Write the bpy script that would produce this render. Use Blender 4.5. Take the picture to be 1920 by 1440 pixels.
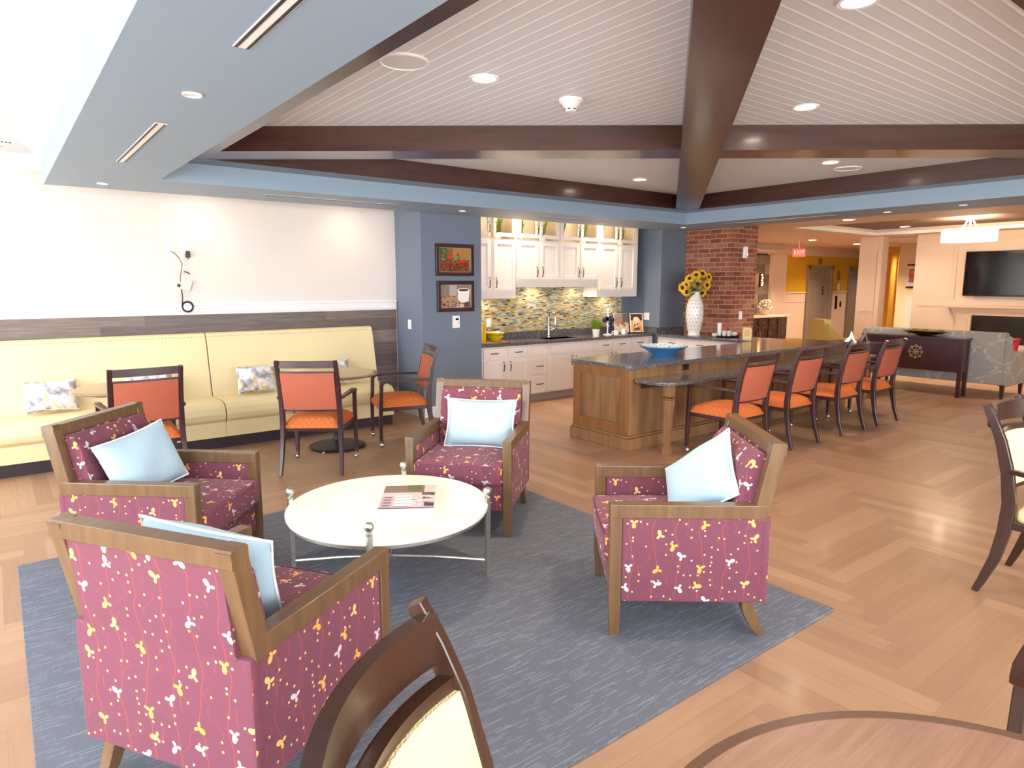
import bpy, bmesh, math, random
from mathutils import Vector, Matrix
random.seed(7)
for o in list(bpy.data.objects): bpy.data.objects.remove(o)
S = bpy.context.scene
COL = S.collection
PI = math.pi

# ------------------------------------------------------------------ camera, world, exposure
CAM_H = 1.62
cam_d = bpy.data.cameras.new('camera'); cam = bpy.data.objects.new('camera', cam_d); COL.objects.link(cam)
cam_d.sensor_width = 36; cam_d.lens = 1247.65 / 1920 * 36; cam_d.clip_start = .02; cam_d.clip_end = 200
cam.location = (0, 0, CAM_H)
cam.rotation_euler = (PI / 2 - .14956, 0, -.65716)
S.camera = cam
W = bpy.data.worlds.new('world'); S.world = W; W.use_nodes = True
bgn = W.node_tree.nodes['Background']; bgn.inputs[0].default_value = (.90, .955, 1, 1); bgn.inputs[1].default_value = 7.2
sun_d = bpy.data.lights.new('sun', 'SUN'); sun_d.energy = 12; sun_d.angle = .02; sun_d.color = (1, .96, .9)
sun = bpy.data.objects.new('sun', sun_d); COL.objects.link(sun); sun.rotation_euler = (math.radians(-42), math.radians(38), 0)
S.view_settings.view_transform = 'Standard'; S.view_settings.look = 'None'
S.view_settings.exposure = .78; S.view_settings.gamma = 1; S.view_settings.use_curve_mapping = False

# ------------------------------------------------------------------ materials
def lin(c):
    return tuple((x / 12.92 if x <= .04045 else ((x + .055) / 1.055) ** 2.4) for x in c)
def hexc(h): return lin(tuple(int(h[i:i + 2], 16) / 255 for i in (0, 2, 4)))
MATS = {}
class NT:
    def __init__(s, name, rough=.5, metal=0, spec=.5, coat=0):
        s.m = bpy.data.materials.new(name); s.m.use_nodes = True; s.t = s.m.node_tree; s.N = s.t.nodes; s.L = s.t.links
        s.b = s.N['Principled BSDF']; s.b.inputs['Roughness'].default_value = rough; s.b.inputs['Metallic'].default_value = metal
        s.b.inputs['Specular IOR Level'].default_value = spec
        if coat: s.b.inputs['Coat Weight'].default_value = coat; s.b.inputs['Coat Roughness'].default_value = .12
        MATS[name] = s.m
    def n(s, t, **k):
        x = s.N.new(t)
        for a, b in k.items(): setattr(x, a, b)
        return x
    def link(s, a, b): s.L.new(a, b)
    def math(s, op, a, b=None, c=None):
        x = s.N.new('ShaderNodeMath'); x.operation = op
        for i, v in enumerate((a, b, c)):
            if v is None: continue
            if isinstance(v, (int, float)): x.inputs[i].default_value = v
            else: s.L.new(v, x.inputs[i])
        return x.outputs[0]
    def mix(s, f, a, b, bt='MIX'):
        x = s.N.new('ShaderNodeMix'); x.data_type = 'RGBA'; x.blend_type = bt
        for i, v in ((0, f), (6, a), (7, b)):
            if isinstance(v, (int, float)): x.inputs[i].default_value = v
            elif isinstance(v, tuple): x.inputs[i].default_value = (*v[:3], 1)
            else: s.L.new(v, x.inputs[i])
        return x.outputs[2]
    def coord(s, w='Object'):
        return s.N.new('ShaderNodeTexCoord').outputs[w]
    def mapping(s, v, scale=(1, 1, 1), rot=(0, 0, 0), loc=(0, 0, 0)):
        x = s.N.new('ShaderNodeMapping'); s.L.new(v, x.inputs[0]); x.inputs['Scale'].default_value = scale
        x.inputs['Rotation'].default_value = rot; x.inputs['Location'].default_value = loc; return x.outputs[0]
    def noise(s, v, scale, detail=3, rough=.5, out=0):
        x = s.N.new('ShaderNodeTexNoise'); s.L.new(v, x.inputs['Vector']); x.inputs['Scale'].default_value = scale
        x.inputs['Detail'].default_value = detail; x.inputs['Roughness'].default_value = rough; return x.outputs[out]
    def ramp(s, f, stops, interp='LINEAR'):
        x = s.N.new('ShaderNodeValToRGB'); x.color_ramp.interpolation = interp; e = x.color_ramp.elements
        while len(e) < len(stops): e.new(.5)
        for i, (p, c) in enumerate(stops): e[i].position = p; e[i].color = (*c[:3], 1)
        s.L.new(f, x.inputs[0]); return x.outputs[0]
    def base(s, v):
        if isinstance(v, tuple): s.b.inputs['Base Color'].default_value = (*v[:3], 1)
        else: s.L.new(v, s.b.inputs['Base Color'])
    def bump(s, h, strength=.2, dist=.01):
        x = s.N.new('ShaderNodeBump'); x.inputs['Strength'].default_value = strength; x.inputs['Distance'].default_value = dist
        s.L.new(h, x.inputs['Height']); s.L.new(x.outputs[0], s.b.inputs['Normal'])
    def sep(s, v):
        x = s.N.new('ShaderNodeSeparateXYZ'); s.L.new(v, x.inputs[0]); return x.outputs
    def comb(s, a, b, c=0.0):
        x = s.N.new('ShaderNodeCombineXYZ')
        for i, v in enumerate((a, b, c)):
            if isinstance(v, (int, float)): x.inputs[i].default_value = v
            else: s.L.new(v, x.inputs[i])
        return x.outputs[0]
    def white(s, v, out='Value'):
        x = s.N.new('ShaderNodeTexWhiteNoise'); x.noise_dimensions = '3D'; s.L.new(v, x.inputs[0]); return x.outputs[out]

def plain(name, col, rough=.5, metal=0, spec=.5, var=.06, vs=6, coat=0, bump=0, bs=80):
    m = NT(name, rough, metal, spec, coat); c = hexc(col) if isinstance(col, str) else col
    co = m.coord(); n = m.noise(co, vs, 3)
    m.base(m.mix(n, tuple(x * (1 - var) for x in c), tuple(min(1, x * (1 + var)) for x in c)))
    if bump: m.bump(m.noise(co, bs, 2), bump, .004)
    return m.m
def emis(name, col, s):
    m = NT(name, .5); m.base((0.02, .02, .02)); m.b.inputs['Emission Color'].default_value = (*col, 1); m.b.inputs['Emission Strength'].default_value = s
    return m.m
def wood(name, dark, light, rough=.35, axis=2, scale=1, spec=.5, coat=0, contrast=1):
    m = NT(name, rough, 0, spec, coat); co = m.coord('UV')
    a = hexc(dark); b = hexc(light)
    v = m.mapping(co, (9 * scale, .9 * scale, 1) if axis == 2 else (.9 * scale, 9 * scale, 1))
    n = m.noise(v, 2.2, 6, .62); n2 = m.noise(m.mapping(v, (8, 1, 1) if axis == 2 else (1, 8, 1)), 3, 3)
    f = m.math('ADD', m.math('MULTIPLY', n, .7), m.math('MULTIPLY', n2, .3))
    m.base(m.ramp(f, [(.5 - .22 / contrast, a), (.5 + .22 / contrast, b)]))
    m.bump(f, .08, .002)
    return m.m

wall_white = plain('wall_white', 'DCD2CB', .6, var=.015, vs=30, bump=.05)
cream_wall = plain('cream_wall', 'E9CDB4', .6, var=.02)
yellow_wall = plain('yellow_wall', 'D9A81C', .6, var=.04)
blue_wall = plain('blue_wall', '6E7788', .62, var=.02, vs=20, bump=.04)
soffit_blue = plain('soffit_blue', '8EA2B5', .5, var=.015, vs=10)
trim_white = plain('trim_white', 'EFEBEA', .35, var=.015)
cab_white = plain('cabinet_white', 'EEE3DB', .35, var=.015)
toe_dark = plain('toe_dark', '2A1E24', .4)
beam_wood = wood('beam_wood', '35201D', '53322A', .26, axis=1, spec=.6, coat=.25)
chair_wood = wood('chair_wood', '543D28', '7C5C3C', .34, scale=1.2, coat=.2)
espresso = wood('espresso_wood', '2C1516', '47262A', .3, scale=1.5, coat=.3)
espresso2 = wood('espresso_brown', '2C1710', '40241A', .28, scale=1.5, coat=.35)
island_wood = wood('island_wood', '6E4C30', 'A47C54', .38, scale=.55, coat=.15, contrast=1.4)
table_wood = wood('table_wood', '7A5644', 'A87E66', .45, axis=1, scale=2.0, coat=.2)
table_edge = plain('table_edge', '6A4D3C', .3)
dtable = wood('cafe_table_wood', '7A5A48', 'A88468', .2, axis=1, scale=1.6, coat=.4)
black_iron = plain('black_iron', '2E2B30', .45, .3)
chrome = plain('chrome', 'C8C8CC', .15, 1, var=.01)
steel = NT('elevator_steel', .36, .2); steel.base(steel.ramp(steel.noise(steel.mapping(steel.coord(), (30, 30, .8)), 2, 3), [(.3, hexc('9A8C7C')), (.7, hexc('AC9E8E'))])); steel = steel.m
bronze = plain('bronze_pull', '4A3A32', .3, .9)
silver = plain('aged_silver', 'B9B6AC', .32, .85, var=.25, vs=60)
black_plastic = plain('black_plastic', '1A181A', .4)
white_plastic = plain('white_plastic', 'F0EDEC', .35)
white_ceramic = plain('white_ceramic', 'F1EEEA', .15, var=.01, coat=.5)
glass_dark = plain('screen_glass', '0B0C10', .08, spec=.7, coat=.6)
fire_glass = plain('firebox_glass', '25211F', .1, coat=.5)
pillow_blue = plain('pillow_blue', 'A9C1CF', .75, var=.04, vs=9, bump=.15, bs=60)
piping_white = plain('piping_white', 'EDF1F4', .7)
cream_vinyl = plain('cream_vinyl', 'E6D2A2', .42, var=.03, vs=3, coat=.12)
nail = plain('nail_brass', 'CFC09A', .5, .2)
sofa_grey = None
lamp_shade = emis('lamp_shade', (1, .80, .52), 9)
lamp_disc = emis('lamp_disc', (1, .86, .72), 26)
candle_glow = emis('sconce_glow', (1, .45, .18), 12)
exit_red = emis('exit_red', (1, .07, .05), .9)
exit_letter = emis('exit_letter', (1, .5, .4), 1.2)
yellow_ceramic = plain('yellow_ceramic', 'D8B411', .25, coat=.4)
blue_glaze = plain('blue_glaze', '3F7FB5', .2, var=.15, coat=.5)
leaf_green = plain('leaf_green', '7C9A1E', .55, var=.35, vs=40)
leaf_grey = plain('leaf_grey', '6E7F6A', .55, var=.25, vs=30)
petal = plain('petal_yellow', 'F2B705', .5, var=.2, vs=30)
flower_eye = plain('flower_eye', '3A1D10', .8)
cardboard = plain('napkin_card', 'F0C98A', .6)
cream_fabric = None
dark_blue_mug = plain('dark_blue_mug', '2C3450', .15, coat=.5)
red_item = plain('red_item', 'C2263E', .4)
dark_granite = None
curtain = plain('curtain_yellow', 'DDA63C', .7, var=.2, vs=20)
brown_ceiling = plain('brown_ceiling', '6B4E40', .6)
passage_wall = plain('passage_wall', 'EEDFB8', .6)
cane = None

# granite
m = NT('granite', .12, 0, .5, .3); co = m.coord()
sp = m.N.new('ShaderNodeTexVoronoi'); m.link(co, sp.inputs['Vector']); sp.inputs['Scale'].default_value = 210
m.base(m.mix(m.ramp(m.white(sp.outputs['Position']), [(0, (0, 0, 0)), (.80, (0.05, .05, .05)), (1, (1, 1, 1))]), hexc('4B484C'), hexc('B5B2B4')))
granite = m.m
# painted (colour attribute) materials
def painted(name, rough):
    m = NT(name, rough); a = m.n('ShaderNodeAttribute'); a.attribute_name = 'paint'; m.base(a.outputs['Color']); return m.m
paint = painted('painted_print', .35)

# mosaic backsplash
m = NT('mosaic_glass_tile', .15, 0, .6, .3); co = m.coord(); s = m.sep(co)
rh, cw = .0165, .07
row = m.math('FLOOR', m.math('DIVIDE', s[2], rh)); off = m.white(m.comb(row, 3.3, 1.1))
uu = m.math('ADD', m.math('DIVIDE', s[0], cw), m.math('MULTIPLY', off, 7)); colm = m.math('FLOOR', uu)
r = m.white(m.comb(colm, row, 5.0))
c = m.ramp(r, [(0, hexc('B8B298')), (.16, hexc('81908A')), (.3, hexc('B09A50')), (.42, hexc('C9C2A6')), (.55, hexc('6E7F8C')), (.66, hexc('C8912E')), (.77, hexc('9AA070')), (.84, hexc('4A372A')), (.93, hexc('B8B0A0'))], 'CONSTANT')
fu = m.math('FRACT', uu); fv = m.math('FRACT', m.math('DIVIDE', s[2], rh))
g = m.math('MAXIMUM', m.math('LESS_THAN', fu, .03), m.math('LESS_THAN', fv, .1))
m.base(m.mix(g, c, hexc('B8AF98'))); mosaic = m.m

# patterned grey wall tile
m = NT('patchwork_tile', .5); s = m.sep(m.coord()); t = .23
a = m.math('FLOOR', m.math('DIVIDE', s[0], t)); b = m.math('FLOOR', m.math('DIVIDE', s[2], t))
r = m.white(m.comb(a, b, 1.0)); w = m.n('ShaderNodeTexVoronoi'); m.link(m.coord(), w.inputs['Vector']); w.inputs['Scale'].default_value = 26
c = m.ramp(r, [(0, hexc('8F846C')), (.3, hexc('6F6758')), (.55, hexc('A39874')), (.8, hexc('7F7A70'))], 'CONSTANT')
m.base(m.mix(m.math('MULTIPLY', m.math('LESS_THAN', w.outputs['Distance'], .35), m.math('MULTIPLY', r, .45)), c, hexc('C9C2AC'))); patch_tile = m.m

# brick
m = NT('red_brick', .8); co = m.coord(); s = m.sep(co)
bw, bh = .21, .072
row = m.math('FLOOR', m.math('DIVIDE', s[2], bh)); xy = m.math('ADD', s[0], s[1])
uu = m.math('ADD', m.math('DIVIDE', xy, bw), m.math('MULTIPLY', m.math('FLOORED_MODULO', row, 2), .5)); cc = m.math('FLOOR', uu)
r = m.white(m.comb(cc, row, 2.0)); c = m.ramp(r, [(0, hexc('7A3C2A')), (.4, hexc('92503A')), (.8, hexc('9E5F45')), (.95, hexc('A4745A'))])
fu = m.math('FRACT', uu); fv = m.math('FRACT', m.math('DIVIDE', s[2], bh))
g = m.math('MAXIMUM', m.math('LESS_THAN', fu, .05), m.math('LESS_THAN', fv, .14))
m.base(m.mix(g, c, hexc('B39A84'))); m.bump(m.math('SUBTRACT', 1, g), .5, .008); brick = m.m

# beadboard ceilings: raised light beads; two directions
def bead(name, ax):
    m = NT(name, .5); s = m.sep(m.coord()); v = m.math('FRACT', m.math('DIVIDE', s[ax], .084))
    g = m.math('LESS_THAN', v, .19); g2 = m.math('MULTIPLY', m.math('GREATER_THAN', v, .19), m.math('LESS_THAN', v, .25))
    m.base(m.mix(g2, m.mix(g, hexc('DADEE6'), hexc('FAFBFC')), hexc('C4C6CE'))); m.bump(g, .4, .006); return m.m
bead_y = bead('beadboard_along_y', 0); bead_x = bead('beadboard_along_x', 1)
m = NT('beadboard_white', .5); s = m.sep(m.coord()); v = m.math('FRACT', m.math('DIVIDE', s[1], .09))
m.base(m.mix(m.math('LESS_THAN', v, .1), hexc('D6DAE0'), hexc('C4C8CE'))); bead_white = m.m

# herringbone wood floor
m = NT('herringbone_floor', .34, 0, .45, .1); co = m.coord(); s = m.sep(co); w = .107; n = 9
X = m.math('DIVIDE', s[0], w); Y = m.math('DIVIDE', s[1], w); i = m.math('FLOOR', X); j = m.math('FLOOR', Y)
k = m.math('FLOORED_MODULO', m.math('ADD', m.math('SUBTRACT', i, j), .5), 2 * n); k = m.math('FLOOR', k)
hz = m.math('LESS_THAN', k, n - .5); vt = m.math('SUBTRACT', 1, hz)
ih = m.math('SUBTRACT', i, k); jv = m.math('ADD', j, m.math('SUBTRACT', k, n))
idx = m.math('ADD', m.math('MULTIPLY', hz, ih), m.math('MULTIPLY', vt, i)); idy = m.math('ADD', m.math('MULTIPLY', hz, j), m.math('MULTIPLY', vt, jv))
r = m.white(m.comb(idx, idy, hz)); r2 = m.white(m.comb(idy, idx, m.math('ADD', hz, 4.0)))
along = m.math('ADD', m.math('MULTIPLY', hz, s[0]), m.math('MULTIPLY', vt, s[1])); across = m.math('ADD', m.math('MULTIPLY', hz, s[1]), m.math('MULTIPLY', vt, s[0]))
gv = m.comb(m.math('ADD', m.math('MULTIPLY', along, 1.6), m.math('MULTIPLY', r, 40)), m.math('MULTIPLY', across, 22), m.math('MULTIPLY', r2, 9))
gr = m.noise(gv, 1.6, 6, .6)
f = m.math('ADD', m.math('MULTIPLY', r, .5), m.math('MULTIPLY', gr, .55))
c = m.ramp(f, [(.05, hexc('896550')), (.45, hexc('9A765C')), (.75, hexc('A58166')), (1, hexc('B39074'))])
al = m.math('ADD', m.math('MULTIPLY', hz, m.math('SUBTRACT', X, ih)), m.math('MULTIPLY', vt, m.math('ADD', m.math('SUBTRACT', Y, jv), n - 1)))
ac = m.math('ADD', m.math('MULTIPLY', hz, m.math('FRACT', Y)), m.math('MULTIPLY', vt, m.math('FRACT', X)))
seam = m.math('MAXIMUM', m.math('LESS_THAN', ac, .022), m.math('LESS_THAN', al, .022))
m.base(m.mix(m.math('MULTIPLY', seam, .6), c, hexc('8A6048')))
rn = m.noise(gv, 3, 3); m.link(m.math('ADD', m.math('MULTIPLY', rn, .16), .32), m.b.inputs['Roughness'])
floor_m = m.m

# carpet
m = NT('carpet_tile', .95, 0, .1); co = m.coord(); s = m.sep(co)
row = m.math('FLOOR', m.math('DIVIDE', s[1], 0.0048))
st = m.noise(m.comb(m.math('ADD', m.math('MULTIPLY', s[0], 7), m.math('MULTIPLY', m.white(m.comb(row, 1.0, 2.0)), 50)), m.math('MULTIPLY', row, 3.17), 0), 1.0, 1, .5)
col2 = m.math('FLOOR', m.math('DIVIDE', s[0], 0.0048))
st2 = m.noise(m.comb(m.math('ADD', m.math('MULTIPLY', s[1], 7), m.math('MULTIPLY', m.white(m.comb(col2, 5.0, 2.0)), 50)), m.math('MULTIPLY', col2, 2.13), 3.0), 1.0, 1, .5)
big = m.noise(co, 1.4, 3); fine = m.noise(co, 420, 1)
c = m.mix(m.ramp(fine, [(.3, (0, 0, 0)), (.7, (1, 1, 1))]), hexc('565962'), hexc('787D87'))
c = m.mix(m.math('MULTIPLY', m.ramp(st, [(.58, (0, 0, 0)), (.62, (1, 1, 1))]), .38), c, hexc('9CA4B0'))
c = m.mix(m.math('MULTIPLY', m.ramp(st2, [(.62, (0, 0, 0)), (.66, (1, 1, 1))]), .12), c, hexc('8E97A6'))
c = m.mix(m.math('MULTIPLY', big, .25), c, hexc('6A6570'))
m.base(c); m.bump(fine, .4, .004); carpet = m.m

# wainscot boards
m = NT('wainscot_boards', .4); co = m.coord(); s = m.sep(co)
row = m.math('FLOOR', m.math('DIVIDE', s[2], .15)); r = m.white(m.comb(row, m.math('FLOOR', m.math('ADD', m.math('DIVIDE', s[0], 1.9), m.math('MULTIPLY', m.white(m.comb(row, 9.0, 1.0)), 5))), 1.0))
g = m.noise(m.comb(m.math('MULTIPLY', s[0], 1.5), m.math('MULTIPLY', s[2], 30), m.math('MULTIPLY', r, 20)), 2, 6, .65)
m.base(m.ramp(m.math('ADD', m.math('MULTIPLY', r, .35), m.math('MULTIPLY', g, .7)), [(.2, hexc('463A38')), (.5, hexc('6A5A54')), (.85, hexc('928276'))])); wains = m.m

# floral armchair fabric
m = NT('floral_fabric', .7, 0, .25); uv = m.coord('UV'); s = m.sep(uv)
u, v = s[0], s[1]
def vine(ph, amp, fr, per, wd):
    wob = m.math('MULTIPLY', m.math('SINE', m.math('ADD', m.math('MULTIPLY', v, fr), ph)), amp)
    wob2 = m.math('MULTIPLY', m.math('SINE', m.math('ADD', m.math('MULTIPLY', v, fr * 2.7), ph * 2)), amp * .35)
    x = m.math('FRACT', m.math('ADD', m.math('DIVIDE', m.math('ADD', u, m.math('ADD', wob, wob2)), per), ph * .37))
    return m.math('LESS_THAN', m.math('ABSOLUTE', m.math('SUBTRACT', x, .5)), wd / per)
vn = m.math('MAXIMUM', vine(0, .010, 22, .105, .0014), m.math('MULTIPLY', vine(1.7, .028, 30, .105, .0010), m.math('GREATER_THAN', m.noise(uv, 14, 1), .5)))
def flowers(scale, r0, petals, lo):
    vo = m.N.new('ShaderNodeTexVoronoi'); vo.voronoi_dimensions = '2D'; m.link(uv, vo.inputs['Vector']); vo.inputs['Scale'].default_value = scale; vo.inputs['Randomness'].default_value = .75
    d = m.N.new('ShaderNodeVectorMath'); d.operation = 'SUBTRACT'; m.link(uv, d.inputs[0])
    d2 = m.N.new('ShaderNodeVectorMath'); d2.operation = 'SCALE'; m.link(vo.outputs['Position'], d2.inputs[0]); d2.inputs['Scale'].default_value = 1.0
    m.link(d2.outputs[0], d.inputs[1]); ds = m.sep(d.outputs[0])
    rnd = m.sep(vo.outputs['Color'])
    if petals:
        an = m.math('ADD', m.math('ARCTAN2', ds[1], ds[0]), m.math('MULTIPLY', rnd[1], 6.28))
        pr = m.math('ADD', m.math('MULTIPLY', m.math('COSINE', m.math('MULTIPLY', an, petals)), .42), m.math('ADD', .58, m.math('MULTIPLY', m.math('COSINE', an), .25)))
    else: pr = 1.0
    rad = m.math('SQRT', m.math('ADD', m.math('MULTIPLY', ds[0], ds[0]), m.math('MULTIPLY', ds[1], ds[1])))
    return m.math('MULTIPLY', m.math('LESS_THAN', rad, m.math('MULTIPLY', pr, r0)), m.math('GREATER_THAN', rnd[0], lo)), rnd
fl, rnd = flowers(9.5, .0225, 3, .28); dt, rnd2 = flowers(34, .0044, 0, .74)
c = m.mix(vn, hexc('723F4E'), hexc('A84A38'))
c = m.mix(m.noise(uv, 3, 2), c, c)
c = m.mix(dt, c, m.mix(m.math('GREATER_THAN', rnd2[2], .8), hexc('E9B26A'), hexc('C9BFC4')))
c = m.mix(fl, c, m.mix(m.math('GREATER_THAN', rnd[2], .62), m.mix(rnd[1], hexc('E8A043'), hexc('EBC07A')), hexc('C3BDC6')))
m.base(c); m.bump(m.noise(uv, 500, 1), .12, .002)
m.b.inputs['Sheen Weight'].default_value = .2; m.b.inputs['Sheen Roughness'].default_value = .4; m.b.inputs['Sheen Tint'].default_value = (1, .75, .8, 1)
floral = m.m

# orange fabrics: back side rosier plain, front patterned lattice
def orange(name, base_c, line_c, per):
    m = NT(name, .65, 0, .3); uv = m.coord('UV'); s = m.sep(uv)
    a = m.math('ABSOLUTE', m.math('SUBTRACT', m.math('FRACT', m.math('DIVIDE', m.math('ADD', s[0], s[1]), per)), .5))
    b = m.math('ABSOLUTE', m.math('SUBTRACT', m.math('FRACT', m.math('DIVIDE', m.math('SUBTRACT', s[0], s[1]), per)), .5))
    l = m.math('MAXIMUM', m.math('LESS_THAN', a, .06), m.math('LESS_THAN', b, .06))
    l2 = m.math('LESS_THAN', m.math('ADD', a, b), .2)
    m.base(m.mix(m.math('MULTIPLY', m.math('MAXIMUM', l, l2), .45), hexc(base_c), hexc(line_c))); return m.m
orange_seat = orange('orange_lattice', 'C8662E', 'D88A58', .055)
orange_back = orange('coral_lattice', 'AC5A42', 'BA7058', .028)
# sofa ogee fabric
m = NT('ogee_fabric', .75, 0, .3); uv = m.coord('UV'); s = m.sep(uv)
a = m.math('ADD', m.math('MULTIPLY', m.math('COSINE', m.math('MULTIPLY', s[0], 11)), 1), m.math('MULTIPLY', m.math('COSINE', m.math('MULTIPLY', s[1], 14)), 1))
l = m.math('LESS_THAN', m.math('ABSOLUTE', m.math('SUBTRACT', m.math('ABSOLUTE', a), .24)), .12)
m.base(m.mix(m.math('MULTIPLY', l, m.math('GREATER_THAN', m.noise(uv, 9, 1), .42)), hexc('9A948E'), hexc('B4AEA2'))); sofa_fab = m.m
# watercolour pillow
m = NT('watercolour_fabric', .75); uv = m.coord('UV'); n1 = m.noise(uv, 9, 3, .55); n2 = m.noise(m.mapping(uv, loc=(3, 5, 0)), 12, 3, .5)
c = m.ramp(n1, [(.36, hexc('84808A')), (.46, hexc('B9B6BE')), (.54, hexc('EDEAE6'))])
m.base(m.mix(m.ramp(n2, [(.58, (0, 0, 0)), (.64, (1, 1, 1))]), c, hexc('E6C78F'))); wc_fab = m.m
# woven cream upholstery
m = NT('woven_cream', .8, 0, .2); uv = m.coord('UV'); s = m.sep(uv)
wv = m.math('SINE', m.math('ADD', m.math('MULTIPLY', s[1], 900), m.math('MULTIPLY', m.math('SINE', m.math('MULTIPLY', s[0], 260)), 2.2)))
m.base(m.mix(m.math('ADD', m.math('MULTIPLY', wv, .5), .5), hexc('D9BE86'), hexc('F1E2B4'))); m.bump(wv, .3, .002); woven = m.m
# travertine table top
m = NT('travertine', .3, 0, .5, .2); co = m.coord(); m.base(m.ramp(m.noise(m.mapping(co, (1, 1, 1)), 5, 6, .6), [(.3, hexc('EFE6D2')), (.7, hexc('FAF6EC'))])); travert = m.m

# ------------------------------------------------------------------ mesh helpers
class MB:
    def __init__(s): s.bm = bmesh.new(); s.mi = 0; s.pl = s.bm.loops.layers.float_color.new('paint'); s.col = (1, 1, 1, 1)
    def _tag(s, faces):
        for f in faces:
            f.material_index = s.mi
            for l in f.loops: l[s.pl] = s.col
    def color(s, h): s.col = (*hexc(h), 1); return s
    def mat(s, i): s.mi = i; return s
    def box(s, x0, x1, y0, y1, z0, z1, bev=0, seg=2, T=None):
        t = bmesh.new(); bmesh.ops.create_cube(t, size=1)
        bmesh.ops.scale(t, vec=(x1 - x0, y1 - y0, z1 - z0), verts=t.verts); bmesh.ops.translate(t, vec=((x0 + x1) / 2, (y0 + y1) / 2, (z0 + z1) / 2), verts=t.verts)
        if bev: bmesh.ops.bevel(t, geom=t.edges[:], offset=min(bev, .49 * min(x1 - x0, y1 - y0, z1 - z0)), segments=seg, profile=.5, affect='EDGES')
        return s.merge(t, T)
    def merge(s, t, T=None):
        if T is not None: bmesh.ops.transform(t, matrix=T, verts=t.verts)
        vm = {}
        for v in t.verts: vm[v] = s.bm.verts.new(v.co)
        fs = []
        for f in t.faces:
            try: fs.append(s.bm.faces.new([vm[v] for v in f.verts]))
            except ValueError: pass
        for f in fs: f.smooth = True
        s._tag(fs); t.free(); return s
    def prism(s, pts, h0, h1, plane='xy', T=None, bev=0):
        """polygon pts extruded between h0 and h1 along the remaining axis"""
        t = bmesh.new()
        def P(a, b, h): return {'xy': (a, b, h), 'xz': (a, h, b), 'yz': (h, a, b)}[plane]
        A = [t.verts.new(P(a, b, h0)) for a, b in pts]; B = [t.verts.new(P(a, b, h1)) for a, b in pts]; n = len(pts)
        t.faces.new(A); t.faces.new(B[::-1])
        for i in range(n): t.faces.new((A[i], B[i], B[(i + 1) % n], A[(i + 1) % n]))
        bmesh.ops.recalc_face_normals(t, faces=t.faces)
        if bev: bmesh.ops.bevel(t, geom=t.edges[:], offset=bev, segments=2, profile=.5, affect='EDGES')
        return s.merge(t, T)
    def sweep(s, path, sec, closed=False, up=(0, 0, 1), T=None):
        """sec: function(i)->list of (a,b) profile points, or list. a along side vector, b along up"""
        t = bmesh.new(); P = [Vector(p) for p in path]; n = len(P); rings = []
        for i in range(n):
            if closed: d = P[(i + 1) % n] - P[i - 1]
            else: d = P[min(i + 1, n - 1)] - P[max(i - 1, 0)]
            d.normalize(); u = Vector(up)
            if abs(d.dot(u)) > .98: u = Vector((0, 1, 0)) if abs(d.y) < .9 else Vector((1, 0, 0))
            sd = d.cross(u).normalized(); u2 = sd.cross(d)
            pr = sec(i) if callable(sec) else sec
            rings.append([t.verts.new(P[i] + sd * a + u2 * b) for a, b in pr])
        m_ = len(rings[0])
        for i in range(n if closed else n - 1):
            A, B = rings[i], rings[(i + 1) % n]
            for j in range(m_): t.faces.new((A[j], A[(j + 1) % m_], B[(j + 1) % m_], B[j]))
        if not closed: t.faces.new(rings[0][::-1]); t.faces.new(rings[-1])
        bmesh.ops.recalc_face_normals(t, faces=t.faces)
        return s.merge(t, T)
    def tube(s, path, r, seg=8, closed=False, T=None):
        def sec(i):
            rr = r[i] if isinstance(r, (list, tuple)) else r
            return [(rr * math.cos(2 * PI * k / seg), rr * math.sin(2 * PI * k / seg)) for k in range(seg)]
        return s.sweep(path, sec, closed, T=T)
    def bar(s, path, w, d, up=(0, 0, 1), c=.15, T=None):
        def sec(i):
            a = (w[i] if isinstance(w, (list, tuple)) else w) / 2; b = (d[i] if isinstance(d, (list, tuple)) else d) / 2; k = min(a, b) * c
            return [(a, b - k), (a - k, b), (-a + k, b), (-a, b - k), (-a, -b + k), (-a + k, -b), (a - k, -b), (a, -b + k)]
        return s.sweep(path, sec, False, up, T)
    def lathe(s, prof, seg=32, c=(0, 0, 0), T=None, sx=1, sy=1):
        t = bmesh.new(); rings = []
        for r, z in prof:
            if r < 1e-5: rings.append([t.verts.new((c[0], c[1], c[2] + z))])
            else: rings.append([t.verts.new((c[0] + sx * r * math.cos(2 * PI * k / seg), c[1] + sy * r * math.sin(2 * PI * k / seg), c[2] + z)) for k in range(seg)])
        for A, B in zip(rings, rings[1:]):
            for k in range(seg):
                a = [A[k % len(A)], A[(k + 1) % len(A)], B[(k + 1) % len(B)], B[k % len(B)]]; q = []
                for v in a:
                    if v not in q: q.append(v)
                if len(q) > 2: t.faces.new(q)
        bmesh.ops.recalc_face_normals(t, faces=t.faces)
        return s.merge(t, T)
    def ball(s, c, r, seg=12, T=None, sc=(1, 1, 1)):
        t = bmesh.new(); bmesh.ops.create_uvsphere(t, u_segments=seg, v_segments=max(6, seg // 2), radius=r)
        bmesh.ops.scale(t, vec=sc, verts=t.verts); bmesh.ops.translate(t, vec=c, verts=t.verts); return s.merge(t, T)
    def poly(s, pts):
        f = s.bm.faces.new([s.bm.verts.new(p) for p in pts]); s._tag([f]); return s
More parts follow.
